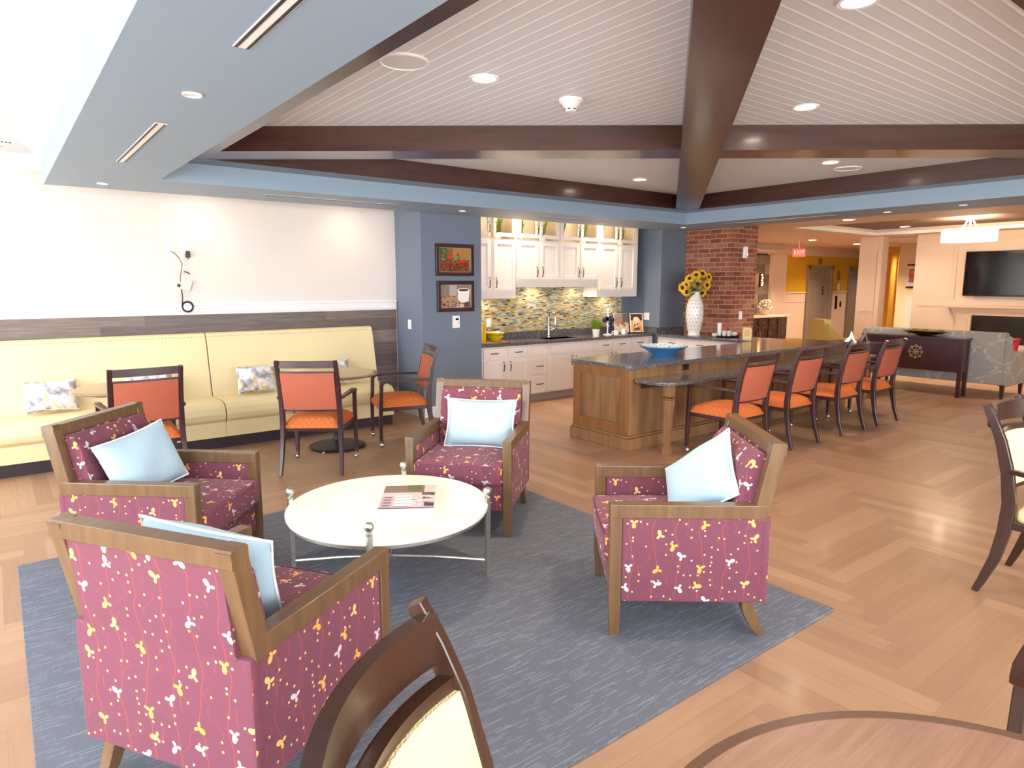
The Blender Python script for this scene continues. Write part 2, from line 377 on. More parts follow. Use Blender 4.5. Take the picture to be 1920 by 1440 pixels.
    def build(s, name, mats, parent=None, smooth=35, loc=None, rot=None):
        bm = s.bm; bmesh.ops.recalc_face_normals(bm, faces=[f for f in bm.faces if f.smooth])
        uvl = bm.loops.layers.uv.new('UVMap')
        for f in bm.faces:
            n = f.normal; a = max(range(3), key=lambda i: abs(n[i]))
            for l in f.loops:
                p = l.vert.co; l[uvl].uv = (p.y, p.z) if a == 0 else ((p.x, p.z) if a == 1 else (p.x, p.y))
        me = bpy.data.meshes.new(name); bm.to_mesh(me); bm.free()
        for mm in (mats if isinstance(mats, (list, tuple)) else [mats]): me.materials.append(mm)
        o = bpy.data.objects.new(name, me); COL.objects.link(o)
        if parent: o.parent = parent
        if loc: o.location = loc
        if rot: o.rotation_euler = rot
        if not smooth:
            for p_ in me.polygons: p_.use_smooth = False
        if smooth:
            me.set_sharp_from_angle(angle=math.radians(smooth))
            wn_ = o.modifiers.new('weighted_normal', 'WEIGHTED_NORMAL'); wn_.keep_sharp = True; wn_.weight = 100
        return o
def empty(name, loc, rz=0):
    o = bpy.data.objects.new(name, None); COL.objects.link(o); o.location = loc; o.rotation_euler = (0, 0, rz); o.empty_display_size = .1; return o
def tag(o, label=None, cat=None, group=None, kind=None):
    if label: o['label'] = label
    if cat: o['category'] = cat
    if group: o['group'] = group
    if kind: o['kind'] = kind
    return o
def thing(name, label, cat, loc=(0, 0, 0), rz=0, group=None): return tag(empty(name, loc, rz), label, cat, group)
def struct(name, mb, mats, smooth=35, parent=None):
    o = mb.build(name, mats, parent, smooth)
    if not parent: o['kind'] = 'structure'
    return o
def kids(o): return [c for c in bpy.data.objects if c.parent == o]
TREE = {}
def copy_thing(root, loc, rz, label, group=None, name=None):
    def rec(o, par):
        c = o.copy(); COL.objects.link(c)
        if par: c.parent = par
        for ch in kids_of.get(o, []): rec(ch, c)
        return c
    kids_of = {}
    for ob in list(bpy.data.objects):
        if ob.parent: kids_of.setdefault(ob.parent, []).append(ob)
    r = rec(root, None); r.location = loc; r.rotation_euler = (0, 0, rz); r['label'] = label
    if group: r['group'] = group
    return r
def light(name, kind, loc, energy, col, size=.1, rot=(0, 0, 0), spot=None, parent=None, blend=.6):
    l = bpy.data.lights.new(name, kind); l.energy = energy; l.color = col
    if kind == 'AREA': l.shape = 'DISK'; l.size = size
    else: l.shadow_soft_size = size
    if kind == 'SPOT': l.spot_size = spot or 2; l.spot_blend = blend
    o = bpy.data.objects.new(name, l); COL.objects.link(o); o.location = loc; o.rotation_euler = rot
    if parent: o.parent = parent
    return o
WARM = (1, .80, .58)

# ------------------------------------------------------------------ room shell
YW = 7.6      # banquette and kitchen back wall
ZS = 2.44     # soffit underside
ZC = 2.76     # white ceiling
ZB = 2.595    # beam underside
ZT = 2.78     # coffer ceiling
struct('floor', MB().box(-2.4, 22, -2.6, 9.2, -.1, 0), floor_m, 0)
rug = tag(MB().box(-.035, 3.19, 1.49, 4.63, .0, .012, .004).build('area_rug', carpet), 'dark blue grey streaked square rug under the four red armchairs', 'rug')

# walls
b = MB(); b.box(-2.4, 4.02, YW, YW + .15, 1.30, 2.85); b.box(-2.4, 4.02, YW, YW + .15, 0, 1.30); struct('wall_back', b, wall_white, 0)
b = MB(); b.box(-2.2, 4.0, YW - .02, YW, .0, 1.30); struct('trim_1', b, wains, 0)
b = MB(); b.prism([(YW, 1.30), (YW - .03, 1.30), (YW - .045, 1.33), (YW - .03, 1.345), (YW - .035, 1.39), (YW - .05, 1.40), (YW - .05, 1.42), (YW, 1.42)], -2.2, 4.0, 'yz'); struct('trim_2', b, trim_white)
b = MB(); b.prism([(YW, ZC - .13), (YW - .02, ZC - .13), (YW - .035, ZC - .09), (YW - .09, ZC - .04), (YW - .11, ZC - .03), (YW - .11, ZC), (YW, ZC)], -2.2, 4.0, 'yz'); struct('trim_3', b, trim_white)
# left wall with large windows, near wall with windows (both beyond the frame; daylight comes in here)
def window_wall(name, axis, pos, a0, a1, wins, z0, z1, top=2.85, th=.15, wn=1):
    b = MB(); cur = a0
    def bx(p, q, r, s_):
        if axis == 'x': b.box(pos - th, pos, p, q, r, s_)
        else: b.box(p, q, pos - th, pos, r, s_)
    for (p, q) in wins:
        bx(cur, p, 0, top); bx(p, q, 0, z0); bx(p, q, z1, top); cur = q
    bx(cur, a1, 0, top); struct(name, b, wall_white, 0)
    for (p, q) in wins:
        f = MB(); t = .05; mid = (p + q) / 2
        for (c, d, e, g) in ((p, p + t, z0, z1), (q - t, q, z0, z1), (mid - t / 2, mid + t / 2, z0, z1), (p, q, z0, z0 + t), (p, q, z1 - t, z1)):
            if axis == 'x': f.box(pos - .1, pos - .04, c, d, e, g)
            else: f.box(c, d, pos - .1, pos - .04, e, g)
        o = struct('window_%d' % wn, f, trim_white, 0); wn += 1
    return wn
wn = window_wall('wall_left', 'x', -2.25, -2.6, 7.75, [(-2.2, -.3), (.1, 2.4), (2.8, 5.0), (5.4, 7.2)], .45, 2.6)
wn = window_wall('wall_near', 'y', -2.45, -2.4, 22.1, [(-2.0, .6), (1.0, 3.6), (4.0, 6.6)], .45, 2.6, wn=wn)

# ceilings
b = MB(); b.box(-2.4, .5, -2.6, YW + .1, ZC, ZC + .05); struct('ceiling', b, bead_white, 0)
b = MB(); b.box(.5, 8.7, 6.85, YW + .1, ZC, ZC + .05); b.box(.5, 8.7, -2.6, .12, ZC, ZC + .05); struct('ceiling_2', b, wall_white, 0)
# coffer panels, four triangles with bead direction following the perimeter
x0, x1, y0, y1 = 1.43, 7.47, .91, 5.82; cxx, cyy = (x0 + x1) / 2, (y0 + y1) / 2
for nm, tri, mt in (('ceiling_3', [(x0, y0), (x0, y1), (cxx, cyy)], bead_y), ('ceiling_4', [(x1, y1), (x1, y0), (cxx, cyy)], bead_y),
                    ('ceiling_5', [(x0, y1), (x1, y1), (cxx, cyy)], bead_x), ('ceiling_6', [(x1, y0), (x0, y0), (cxx, cyy)], bead_x)):
    struct(nm, MB().prism(tri, ZT, ZT + .05), mt, 0)
# soffit ring
sx0, sx1, sy0, sy1 = .41, 8.62, .04, 6.93; ix0, ix1, iy0, iy1 = 1.13, 7.76, .64, 6.08
b = MB()
b.box(sx0, ix0, sy0, sy1, ZS, ZC); b.box(ix1, sx1, sy0, sy1, ZS, ZC); b.box(ix0, ix1, iy1, sy1, ZS, ZC); b.box(ix0, ix1, sy0, iy0, ZS, ZC)
struct('trim_4', b, soffit_blue, 0)
# crown along the left face of the soffit
b = MB(); b.prism([(sx0, ZC - .12), (sx0 - .02, ZC - .12), (sx0 - .03, ZC - .09), (sx0 - .085, ZC - .035), (sx0 - .1, ZC - .03), (sx0 - .1, ZC), (sx0, ZC)], sy0, sy1 + .0, 'xz')
struct('trim_5', b, trim_white)
# perimeter beams (left, right, far, near) and diagonal beams of the coffer
def beam(name, mb): return struct(name, mb, beam_wood, 0)
beam('trim_6', MB().box(ix0, x0, iy0, iy1, ZB, ZT + .04)); beam('trim_7', MB().box(x1, ix1, iy0, iy1, ZB, ZT + .04))
beam('trim_8', MB().box(x0, x1, y1, iy1, ZB, ZT + .04)); beam('trim_9', MB().box(x0, x1, iy0, y0, ZB, ZT + .04))
def diag(name, p, q, w, e=.002):
    p = Vector(p); q = Vector(q); d = (q - p).normalized(); n = Vector((-d.y, d.x)) * w / 2
    pts = [(p + n), (q + n), (q - n), (p - n)]
    return beam(name, MB().prism([(v.x, v.y) for v in pts], ZB + e, ZT + .03))
diag('trim_10', (1.33, .83), (7.58, 5.92), .30)
diag('trim_11', (1.30, 5.76), (7.58, .80), .33, .006)

# column with pictures, kitchen nook stub, return wall
b = MB(); b.box(4.02, 4.88, 6.96, YW + .15, 0, 2.85); struct('wall_column', b, blue_wall, 0)
b = MB(); b.box(4.88, 8.34, YW, YW + .15, 0, 2.85); struct('wall_kitchen', b, blue_wall, 0)
b = MB(); b.box(8.34, 8.95, 6.97, YW + .15, 0, 2.85); struct('wall_stub', b, blue_wall, 0)
b = MB(); b.box(8.93, 9.62, 6.12, YW + .15, 0, 2.62); struct('wall_brick_pier', b, brick, 0)
b = MB(); b.box(4.005, 4.02, 6.945, YW - .02, 0, .13, .003); b.box(4.005, 4.88, 6.945, 6.96, 0, .13, .003); struct('baseboard_column', b, trim_white)
# backsplash
struct('trim_12', MB().box(4.88, 8.12, YW - .012, YW, .93, 1.60), mosaic, 0)

# lobby shell
XT = 14.2
b = MB(); zl = 2.55
tx0, tx1, ty1 = 10.75, 13.75, 6.2
b.box(8.62, tx0, -2.6, 9.1, zl, zl + .12); b.box(tx0, tx1, ty1, 9.1, zl, zl + .12); b.box(tx1, 22, -2.6, 9.1, zl, zl + .12); b.box(tx0, tx1, -2.6, -1.5, zl, zl + .12)
struct('ceiling_lobby', b, cream_wall, 0)
struct('ceiling_tray', MB().box(tx0, tx1, -1.5, ty1, zl + .11, zl + .16), brown_ceiling, 0)
b = MB(); b.box(tx1 - .03, tx1, -1.5, ty1, zl, zl + .06, .005); b.box(tx0, tx1, ty1 - .03, ty1, zl, zl + .06, .005); struct('trim_13', b, trim_white)
b = MB(); b.box(XT, XT + .3, -2.6, 5.6, 0, zl); b.box(XT - .03, XT, 4.88, 4.94, 1.35, 2.3, .005); b.box(XT - .012, XT, 4.95, 5.5, 1.20, 1.225)
b.box(XT - .02, XT, -2.5, 5.6, zl - .14, zl - .1, .005)
struct('wall_fireplace', b, cream_wall, 0)
b = MB(); b.box(XT, XT + .24, 6.22, 6.68, 0, zl); b.box(XT - .012, XT, 6.36, 6.6, 1.06, 1.08); b.box(XT - .03, XT, 6.22, 6.30, 0, 2.3, .004); struct('wall_pillar', b, cream_wall, 0)
# passage beyond
b = MB(); b.box(17.3, 17.4, 3.5, 7.6, 0, zl); struct('wall_passage', b, passage_wall, 0)
b = MB(); b.box(12.2, 15.3, 9.0, 9.15, 0, zl); b.box(15.3, 22, 9.0, 9.15, 2.32, zl); struct('wall_far', b, cream_wall, 0)
b = MB(); b.box(15.3, 22, 9.0, 9.15, 0, 2.32); struct('wall_elevator', b, yellow_wall, 0)
b = MB()
for (p, q) in ((15.3, 16.36), (17.72, 18.5), (19.9, 22)):
    b.box(p, q, 8.975, 9.0, 0, 1.40); b.box(p, q, 8.95, 9.0, 1.38, 1.42, .006); b.box(p, q, 8.965, 8.98, 1.16, 1.19)
struct('trim_14', b, cream_wall, 0)
b = MB(); b.box(22, 22.15, -2.6, 9.15, 0, zl); struct('wall_right', b, cream_wall, 0)
b = MB(); b.box(9.6, 12.2, 9.0, 9.15, 0, zl); b.box(9.55, 9.62, YW, 9.15, 0, zl); b.box(8.95, 9.6, YW + .1, YW + .15, 0, zl); struct('wall_hall', b, cream_wall, 0)
struct('trim_15', MB().box(12.95, 14.68, 8.985, 9.0, .93, 2.30), patch_tile, 0)
b = MB(); b.box(14.68, 15.3, 8.9, 9.0, 0, 2.36, .01); b.box(12.2, 15.3, 8.85, 9.0, 2.34, 2.42, .01); struct('trim_16', b, cream_wall)

# ------------------------------------------------------------------ ceiling fixtures
def downlight(loc, r, label, energy, name='recessed_light', on=True, group=None, spot=2.3):
    t = thing(name, label, 'ceiling light', loc, 0, group)
    MB().lathe([(r * .86, .0), (r * .88, -.006), (r * 1.12, -.008), (r * 1.14, 0), (r * .86, 0.0)], 28).build('trim_ring', white_plastic, t)
    MB().lathe([(0, -.003), (r * .87, -.003), (r * .87, .0), (0, 0)], 28).build('lens', lamp_disc if on else white_plastic, t)
    if energy: light('downlight_beam', 'SPOT', (0, 0, -.03), energy, WARM, .07, parent=t, spot=spot, blend=.9)
    return t
E1 = 60
downlight((2.324, 3.271, ZT - .001), .075, 'glowing recessed light in the beadboard panel beside the smoke detector', E1)
downlight((4.369, 2.481, ZT - .001), .075, 'glowing recessed light right of the central dark beam, above the bar chairs', E1)
downlight((2.941, 1.466, ZT - .001), .075, 'glowing recessed light cut by the top edge of the photo', E1)
downlight((5.857, 5.24, ZT - .001), .075, 'glowing recessed light in the far beadboard panel facing the kitchen', E1)
downlight((6.504, 3.402, ZT - .001), .075, 'glowing recessed light close under the horizontal beam, right of the beam crossing', E1)
for x, y, l in ((.765, 3.28, 'small white unlit spot in blue soffit between the two long slot vents'), (.79, 6.55, 'small white unlit spot in the left corner of the blue soffit'),
                (4.30, 6.50, 'small white unlit spot in blue soffit above the two framed pictures'), (8.12, 6.40, 'small white unlit spot in blue soffit near the brick pier'),
                (8.25, 3.6, 'small white unlit spot in the right blue soffit above the cream lobby'), (8.15, 2.80, 'faint small white spot in the right blue soffit above the drum lamp')):
    downlight((x, y, ZS - .001), .036, l, 0, 'soffit_spot', on=False)
# ceiling speakers and smoke detector
def speaker(loc, r, label):
    t = thing('ceiling_speaker', label, 'speaker', loc)
    MB().lathe([(r, 0), (r, -.008), (r * .95, -.012), (r * .93, -.008), (r * .93, 0)], 40).build('rim', white_plastic, t)
    MB().lathe([(0, -.010), (r * .93, -.006), (r * .93, 0), (0, 0)], 40).build('grille', plain('speaker_grille' + str(round(r, 3)), 'D8DADC', .6), t)
speaker((1.82, 3.29, ZT), .13, 'round flat white ceiling speaker beside the left sloping beam edge')
speaker((6.97, 3.46, ZT), .13, 'pale round ceiling speaker beyond the horizontal beam near a glowing light')
t = thing('smoke_detector', 'white dome smoke detector on the beadboard ceiling', 'smoke detector', (3.02, 3.30, ZT))
MB().lathe([(.075, 0), (.075, -.012), (.06, -.03), (.04, -.05), (.038, -.056), (0, -.056)], 28).build('base', white_plastic, t)
MB().lathe([(.036, -.056), (.036, -.066), (.03, -.074), (0, -.076)], 24).build('cap', white_plastic, t)
b = MB()
for a in range(6):
    b.box(.034, .0375, -.008, .008, -.066, -.058, T=Matrix.Rotation(a * PI / 3 + .5, 4, 'Z'))
b.build('sensor_slot', black_plastic, t)
def diffuser(cx, cy, L, w, alongx, label, z=ZS):
    t = thing('slot_diffuser', label, 'air vent', (cx, cy, z), 0 if alongx else PI / 2)
    MB().box(-L / 2, L / 2, -w / 2, w / 2, -.003, .0, .001).build('flange', white_plastic, t)
    b = MB(); b.box(-L / 2 + .005, L / 2 - .005, -w * .42, -w * .24, -.005, -.003); b.box(-L / 2 + .005, L / 2 - .005, w * .24, w * .42, -.005, -.003); b.build('slot', black_plastic, t)
diffuser(.765, 4.65, 1.38, .06, False, 'white slot vent in the blue soffit over the left corner of the room')
diffuser(.765, 1.87, 1.35, .06, False, 'white slot vent in blue soffit running off the top of the photo')
diffuser(2.75, 6.45, 1.35, .06, True, 'thin slot vent in blue soffit above the yellow banquette wall')
diffuser(6.0, 6.45, 1.25, .06, True, 'thin slot vent in blue soffit above the kitchen wall cabinets')
diffuser(8.12, 4.9, 1.5, .06, False, 'thin slot vent in the right blue soffit near the brick pier')
t = thing('ceiling_grille', 'small white slotted air grille high at the left edge', 'air vent', (-.05, 6.95, ZC - .001))
MB().box(-.3, .3, -.05, .05, -.006, 0, .002).build('frame', white_plastic, t)
b = MB()
for k in range(22): b.box(-.28 + k * .0255, -.262 + k * .0255, -.025, .025, -.008, -.005)
b.build('louvre', toe_dark, t)
# hidden wall-wash cans above the strip behind the soffit
for x in (.10, 1.75, 3.35): downlight((x, 7.25, ZC - .001), .06, 'recessed wall washer light above the banquette wall', 13, group='wall washers above the banquette', spot=2.0)
for x in (5.65, 7.23): downlight((x, 7.12, ZC - .001), .05, 'recessed light shining down the kitchen wall cabinets', 90, group='lights over the kitchen cabinets', spot=2.2)

# ------------------------------------------------------------------ banquette
def banquette(xa, xb, endcap, label):
    t = thing('banquette', label, 'bench', (0, 0, 0), 0, 'yellow banquette sections')
    MB().box(xa, xb, 6.90, 7.45, 0, .115).build('toe_kick', toe_dark, t)
    MB().box(xa, xb, 6.86, 7.5, .115, .27, .006).build('seat_base', cream_vinyl, t)
    b = MB(); prof = [(7.5, .265), (6.86, .265), (6.825, .30), (6.815, .35), (6.83, .41), (6.88, .452), (6.98, .468), (7.2, .468), (7.5, .46)]
    b.prism(prof, xa + .003, xb - .003, 'yz', bev=.012).build('seat_cushion', cream_vinyl, t)
    b = MB(); b.prism([(7.30, .42), (7.575, .42), (7.575, 1.10), (7.50, 1.115), (7.455, 1.10), (7.43, 1.02), (7.33, .50)], xa + .003, xb + (.04 if endcap else -.003), 'yz', bev=.012).build('backrest', cream_vinyl, t)
    b = MB(); n = int((xb - xa) / .03)
    for k in range(n): b.ball((xa + .02 + k * .03, 7.449, 1.075), .0085, 8)
    if endcap:
        for k in range(20): z = 1.06 - k * .03; b.ball((xb + .018, 7.449 - (1.06 - z) * .19, z), .0085, 8)
    b.build('nailhead_trim', nail, t)
    return t
banquette(-1.9, 1.71, False, 'long left section of the cream yellow banquette along the white wall')
banquette(1.71, 3.56, True, 'right section of cream yellow banquette ending beside the blue column')

# ------------------------------------------------------------------ pillows
def pillow_mb(w, h, t, nx=22, ny=16, pinch=.07):
    b = MB(); bm = bmesh.new(); G = {}
    for sgn in (1, -1):
        for i in range(nx + 1):
            for j in range(ny + 1):
                u = -1 + 2 * i / nx; v = -1 + 2 * j / ny
                e = (i in (0, nx)) or (j in (0, ny))
                x = w / 2 * u * (1 - pinch * (1 - v * v)); z = h / 2 * v * (1 - pinch * (1 - u * u))
                th = t / 2 * ((1 - abs(u) ** 3.2) * (1 - abs(v) ** 3.2)) ** .55
                th += 0 if e else .004 * math.sin(5 * u + 3 * v) * (1 - u * u)
                if e and sgn == -1: G[(sgn, i, j)] = G[(1, i, j)]
                else: G[(sgn, i, j)] = bm.verts.new((x, sgn * th, z))
        for i in range(nx):
            for j in range(ny): bm.faces.new([G[(sgn, i, j)], G[(sgn, i + 1, j)], G[(sgn, i + 1, j + 1)], G[(sgn, i, j + 1)]])
    bmesh.ops.recalc_face_normals(bm, faces=bm.faces); b.merge(bm)
    path = []
    for u in [k / 14 * 2 - 1 for k in range(14)]: path.append((w / 2 * u, 0, -h / 2 * (1 - pinch * (1 - u * u))))
    for v in [k / 10 * 2 - 1 for k in range(10)]: path.append((w / 2 * (1 - pinch * (1 - v * v)), 0, h / 2 * v))
    for u in [1 - k / 14 * 2 for k in range(14)]: path.append((w / 2 * u, 0, h / 2 * (1 - pinch * (1 - u * u))))
    for v in [1 - k / 10 * 2 for k in range(10)]: path.append((-w / 2 * (1 - pinch * (1 - v * v)), 0, h / 2 * v))
    return b, path
def pillow(loc, rz, lean, label, w=.5, h=.32, t=.15, mat=pillow_blue, pipe=piping_white, roll=0, name='throw_pillow', group=None):
    o = empty(name, loc, 0); tag(o, label, 'pillow', group)
    o.rotation_euler = (Matrix.Rotation(rz, 4, 'Z') @ Matrix.Rotation(lean, 4, 'X') @ Matrix.Rotation(roll, 4, 'Y')).to_euler()
    b, path = pillow_mb(w, h, t); b.build('cushion_cover', mat, o, 60)
    if pipe: MB().tube(path, .0055, 6, closed=True).build('piping', pipe, o)
    return o
pillow((.32, 7.20, .62), 0, -.25, 'grey watercolour pillow on the banquette, far left beside the cafe table', .42, .29, .14, wc_fab, None)
pillow((2.13, 7.20, .62), 0, -.22, 'grey watercolour pillow left of the middle orange chair', .42, .29, .14, wc_fab, None)
pillow((2.98, 7.22, .62), 0, -.22, 'grey watercolour pillow half hidden behind the middle orange chair and cafe table', .42, .29, .14, wc_fab, None)
pillow((1.12, 7.21, .63), 0, -.22, 'grey watercolour pillow seen only through the left orange chair slot', .42, .29, .14, wc_fab, None)

# ------------------------------------------------------------------ armchairs
def make_armchair(label):
    t = thing('armchair', label, 'armchair', (0, 0, 0), 0, 'red floral armchairs')
    W2 = .35
    for s_ in (-1, 1):
        x = s_ * .322
        MB().bar([(x, .33, .0), (x, .333, .20), (x, .333, .60)], [.04, .055, .055], [.045, .056, .056], up=(0, 1, 0), c=.1).build('front_leg', chair_wood, t)
        MB().box(x - .03, x + .03, -.335, .362, .565, .63, .006).build('arm', chair_wood, t)
        MB().bar([(x * .96, -.275, .19), (x * .96, -.285, .12), (x * .96, -.315, .05), (x * .96, -.355, 0)], [.05, .046, .04, .034], [.06, .055, .045, .036], up=(0, 1, 0), c=.12).build('rear_leg', chair_wood, t)
        b = MB(); b.box(x - .022, x + .024 if s_ > 0 else x + .022, -.335, .306, .165, .567, .012); b.build('side_panel', floral, t)
    # back leaning frame
    def yb(z): return -.335 - max(0, z - .56) * .21
    b = MB()
    for s_ in (-1, 1):
        x = s_ * .323
        b.bar([(x, yb(.56) + .028, .56), (x, yb(.75) + .028, .75), (x, yb(.91) + .028, .91)], .055, .062, up=(0, 1, 0), c=.08)
    b.bar([(-.35, yb(.885) + .028, .885), (.35, yb(.885) + .028, .885)], .062, .055, up=(0, 0, 1), c=.08)
    b.build('back_frame', chair_wood, t)
    # outside back: full width low, inset high
    b = MB(); b.box(-.348, .348, -.36, -.32, .165, .575, .012)
    b.prism([(-.36, .56), (yb(.86) + .004, .86), (yb(.86) + .05, .86), (-.31, .56)], -.297, .297, 'yz'); b.build('back_panel', floral, t)
    b = MB(); b.prism([(-.30, .40), (yb(.852) + .05, .852), (yb(.852) + .09, .856), (yb(.79) + .125, .80), (-.215, .60), (-.20, .42)], -.292, .292, 'yz', bev=.014).build('inner_back', floral, t)
    b = MB(); b.box(-.293, .293, .29, .345, .165, .335, .008); b.box(-.29, .29, -.3, .3, .18, .33).build('front_rail', floral, t)
    # seat cushion with slight crown
    b = MB(); bm = bmesh.new(); bmesh.ops.create_cube(bm, size=1); bmesh.ops.scale(bm, vec=(.588, .60, .135), verts=bm.verts)
    bmesh.ops.translate(bm, vec=(0, .075, .403), verts=bm.verts)
    bmesh.ops.bevel(bm, geom=bm.edges[:], offset=.022, segments=3, profile=.5, affect='EDGES')
    bmesh.ops.subdivide_edges(bm, edges=[e for e in bm.edges if e.calc_length() > .2], cuts=7, use_grid_fill=True)
    for v in bm.verts:
        u = v.co.x / .3; w = (v.co.y - .075) / .3; k = max(0, 1 - u * u) * max(0, 1 - w * w)
        if v.co.z > .45: v.co.z += .022 * k
        if v.co.y > .33: v.co.y += .012 * max(0, 1 - u * u)
    b.merge(bm); b.build('seat_cushion', floral, t)
    MB().tube([(-.28, .378, .462), (-.14, .388, .466), (0, .392, .467), (.14, .388, .466), (.28, .378, .462)], .004, 6).build('welt', floral, t)
    return t
def facing(a): return math.radians(a) - PI / 2
ARM = dict(R=((2.32, 2.27), 141.0), B=((2.245, 3.48), 221.5), C=((.925, 3.70), -42.5), D=((.90, 2.46), 31.5))
ALAB = dict(R='red floral armchair seen side-on right of the round table',
            B='red floral armchair facing the viewer beyond the marble table, pillow upright',
            C='red floral armchair left of the marble table with its arm facing the viewer',
            D='red floral armchair nearest the camera, seen from behind at lower left')
proto = None
for k, (fm, ang) in ARM.items():
    a = math.radians(ang); c = (fm[0] - .36 * math.cos(a), fm[1] - .36 * math.sin(a), .012)
    if proto is None: proto = make_armchair(ALAB[k]); proto.location = c; proto.rotation_euler = (0, 0, facing(ang)); first = proto
    else: copy_thing(first, c, facing(ang), ALAB[k], 'red floral armchairs')
def on_chair(k, dx, dy, z, extra, lean, label, roll=0, **kw):
    fm, ang = ARM[k]; a = math.radians(ang); cx = fm[0] - .36 * math.cos(a); cy = fm[1] - .36 * math.sin(a); r = facing(ang)
    x = cx + dx * math.cos(r) - dy * math.sin(r); y = cy + dx * math.sin(r) + dy * math.cos(r)
    return pillow((x, y, z), r + extra, lean, label, roll=roll, **kw)
on_chair('B', -.04, -.10, .655, .0, .34, 'pale blue pillow with white piping on the armchair facing the viewer', w=.50, h=.34)
on_chair('R', -.01, -.12, .655, .35, .45, 'pale blue pillow tipped sideways in the right armchair', roll=.75, w=.46, h=.37)
on_chair('C', .03, -.11, .665, -.15, .38, 'pale blue pillow tilted in the left armchair', roll=.10, w=.50, h=.35)
on_chair('D', -.02, -.11, .69, .1, .30, 'pale blue pillow peeking over the back of the nearest armchair', roll=.10, w=.48, h=.35)

# ------------------------------------------------------------------ coffee table
tc = (1.60, 3.17); t = thing('coffee_table', 'round cream stone coffee table on a thin silver frame with ball finials', 'coffee table', (tc[0], tc[1], .012))
MB().lathe([(0, .392), (.52, .392), (.535, .397), (.54, .405), (.54, .422), (.532, .43), (0, .43)], 72).build('table_top', travert, t)
MB().lathe([(.51, .377), (.525, .377), (.525, .393), (.51, .393), (.51, .377)], 60).build('apron_ring', silver, t)
angs = [math.radians(a) for a in (-37, 53, 143, 233)]
for a in angs:
    c, s_ = math.cos(a), math.sin(a); R = .535
    lg = MB().bar([(R * c, R * s_, 0), (R * c, R * s_, .05), (R * c, R * s_, .30), (R * c, R * s_, .42), (R * c, R * s_, .452)], [.022, .019, .026, .027, .024], [.022, .019, .026, .027, .024], up=(0, 1, 0)).build('leg', silver, t)
    MB().lathe([(.0, .475), (.016, .475), (.017, .483), (.010, .49), (.016, .497), (.024, .51), (.024, .522), (.016, .535), (0, .541)], 20, (R * c, R * s_, -.024)).build('finial', silver, lg)
b = MB()
for a in (angs[0], angs[1]):
    c, s_ = math.cos(a), math.sin(a); b.tube([(-.52 * c, -.52 * s_, .10), (-.26 * c, -.26 * s_, .12), (0, 0, .128), (.26 * c, .26 * s_, .12), (.52 * c, .52 * s_, .10)], .009, 8)
b.build('stretcher', silver, t)

# painted flat prints
def ell(b, cx, cz, rx, rz, col, y, seg=18, rot=0):
    b.color(col); pts = []
    for k in range(seg):
        a = 2 * PI * k / seg; px = rx * math.cos(a); pz = rz * math.sin(a)
        pts.append((cx + px * math.cos(rot) - pz * math.sin(rot), y, cz + px * math.sin(rot) + pz * math.cos(rot)))
    b.poly(pts)
def rect(b, x0_, x1_, z0_, z1_, col, y): b.color(col); b.poly([(x0_, y, z0_), (x1_, y, z0_), (x1_, y, z1_), (x0_, y, z1_)])
# magazine stack (book with photo cover)
t = thing('magazine', 'thick magazine with a reddish house photo on its cover, lying on the round stone table', 'magazine', (1.70, 3.13, .443), math.radians(-33))
MB().box(-.145, .145, -.20, .20, 0, .022, .003).build('pages', plain('paper', 'EFECE8', .6), t)
b = MB(); rect(b, -.145, .145, -.20, .20, 'D9C4BC', 0)
rect(b, -.145, .08, .07, .20, '8A6F60', -.001); rect(b, -.02, .06, .12, .20, '5E7040', -.0015); rect(b, -.145, .145, -.20, -.185, '6A6270', -.0012)
rect(b, -.145, -.08, -.18, .0, 'C6A9AC', -.0013)
for k in range(4): rect(b, -.13, -.09, -.16 + k * .045, -.14 + k * .045, '7A6470', -.0016)
rect(b, -.07, .02, -.17, .02, 'F4F0EC', -.0014)
for k in range(4): rect(b, -.07, .02, -.17 + k * .05, -.163 + k * .05, 'A8604C', -.0017)
for k in range(26): ell(b, random.uniform(.02, .13), random.uniform(-.16, .06), random.uniform(.006, .02), random.uniform(.006, .016), random.choice(['F0EDEA', 'C9C0C4', '6E5C60', 'B79A94', 'E9E2DE']), -.0015 - k * .00003)
rect(b, .07, .14, .02, .035, '3E3438', -.003); rect(b, .07, .14, .045, .06, '3E3438', -.003); rect(b, .09, .14, -.17, -.12, '4A424C', -.003)
o = b.build('cover', paint, t, 0); o.rotation_euler = (-PI / 2, 0, 0); o.location = (0, 0, .0235)

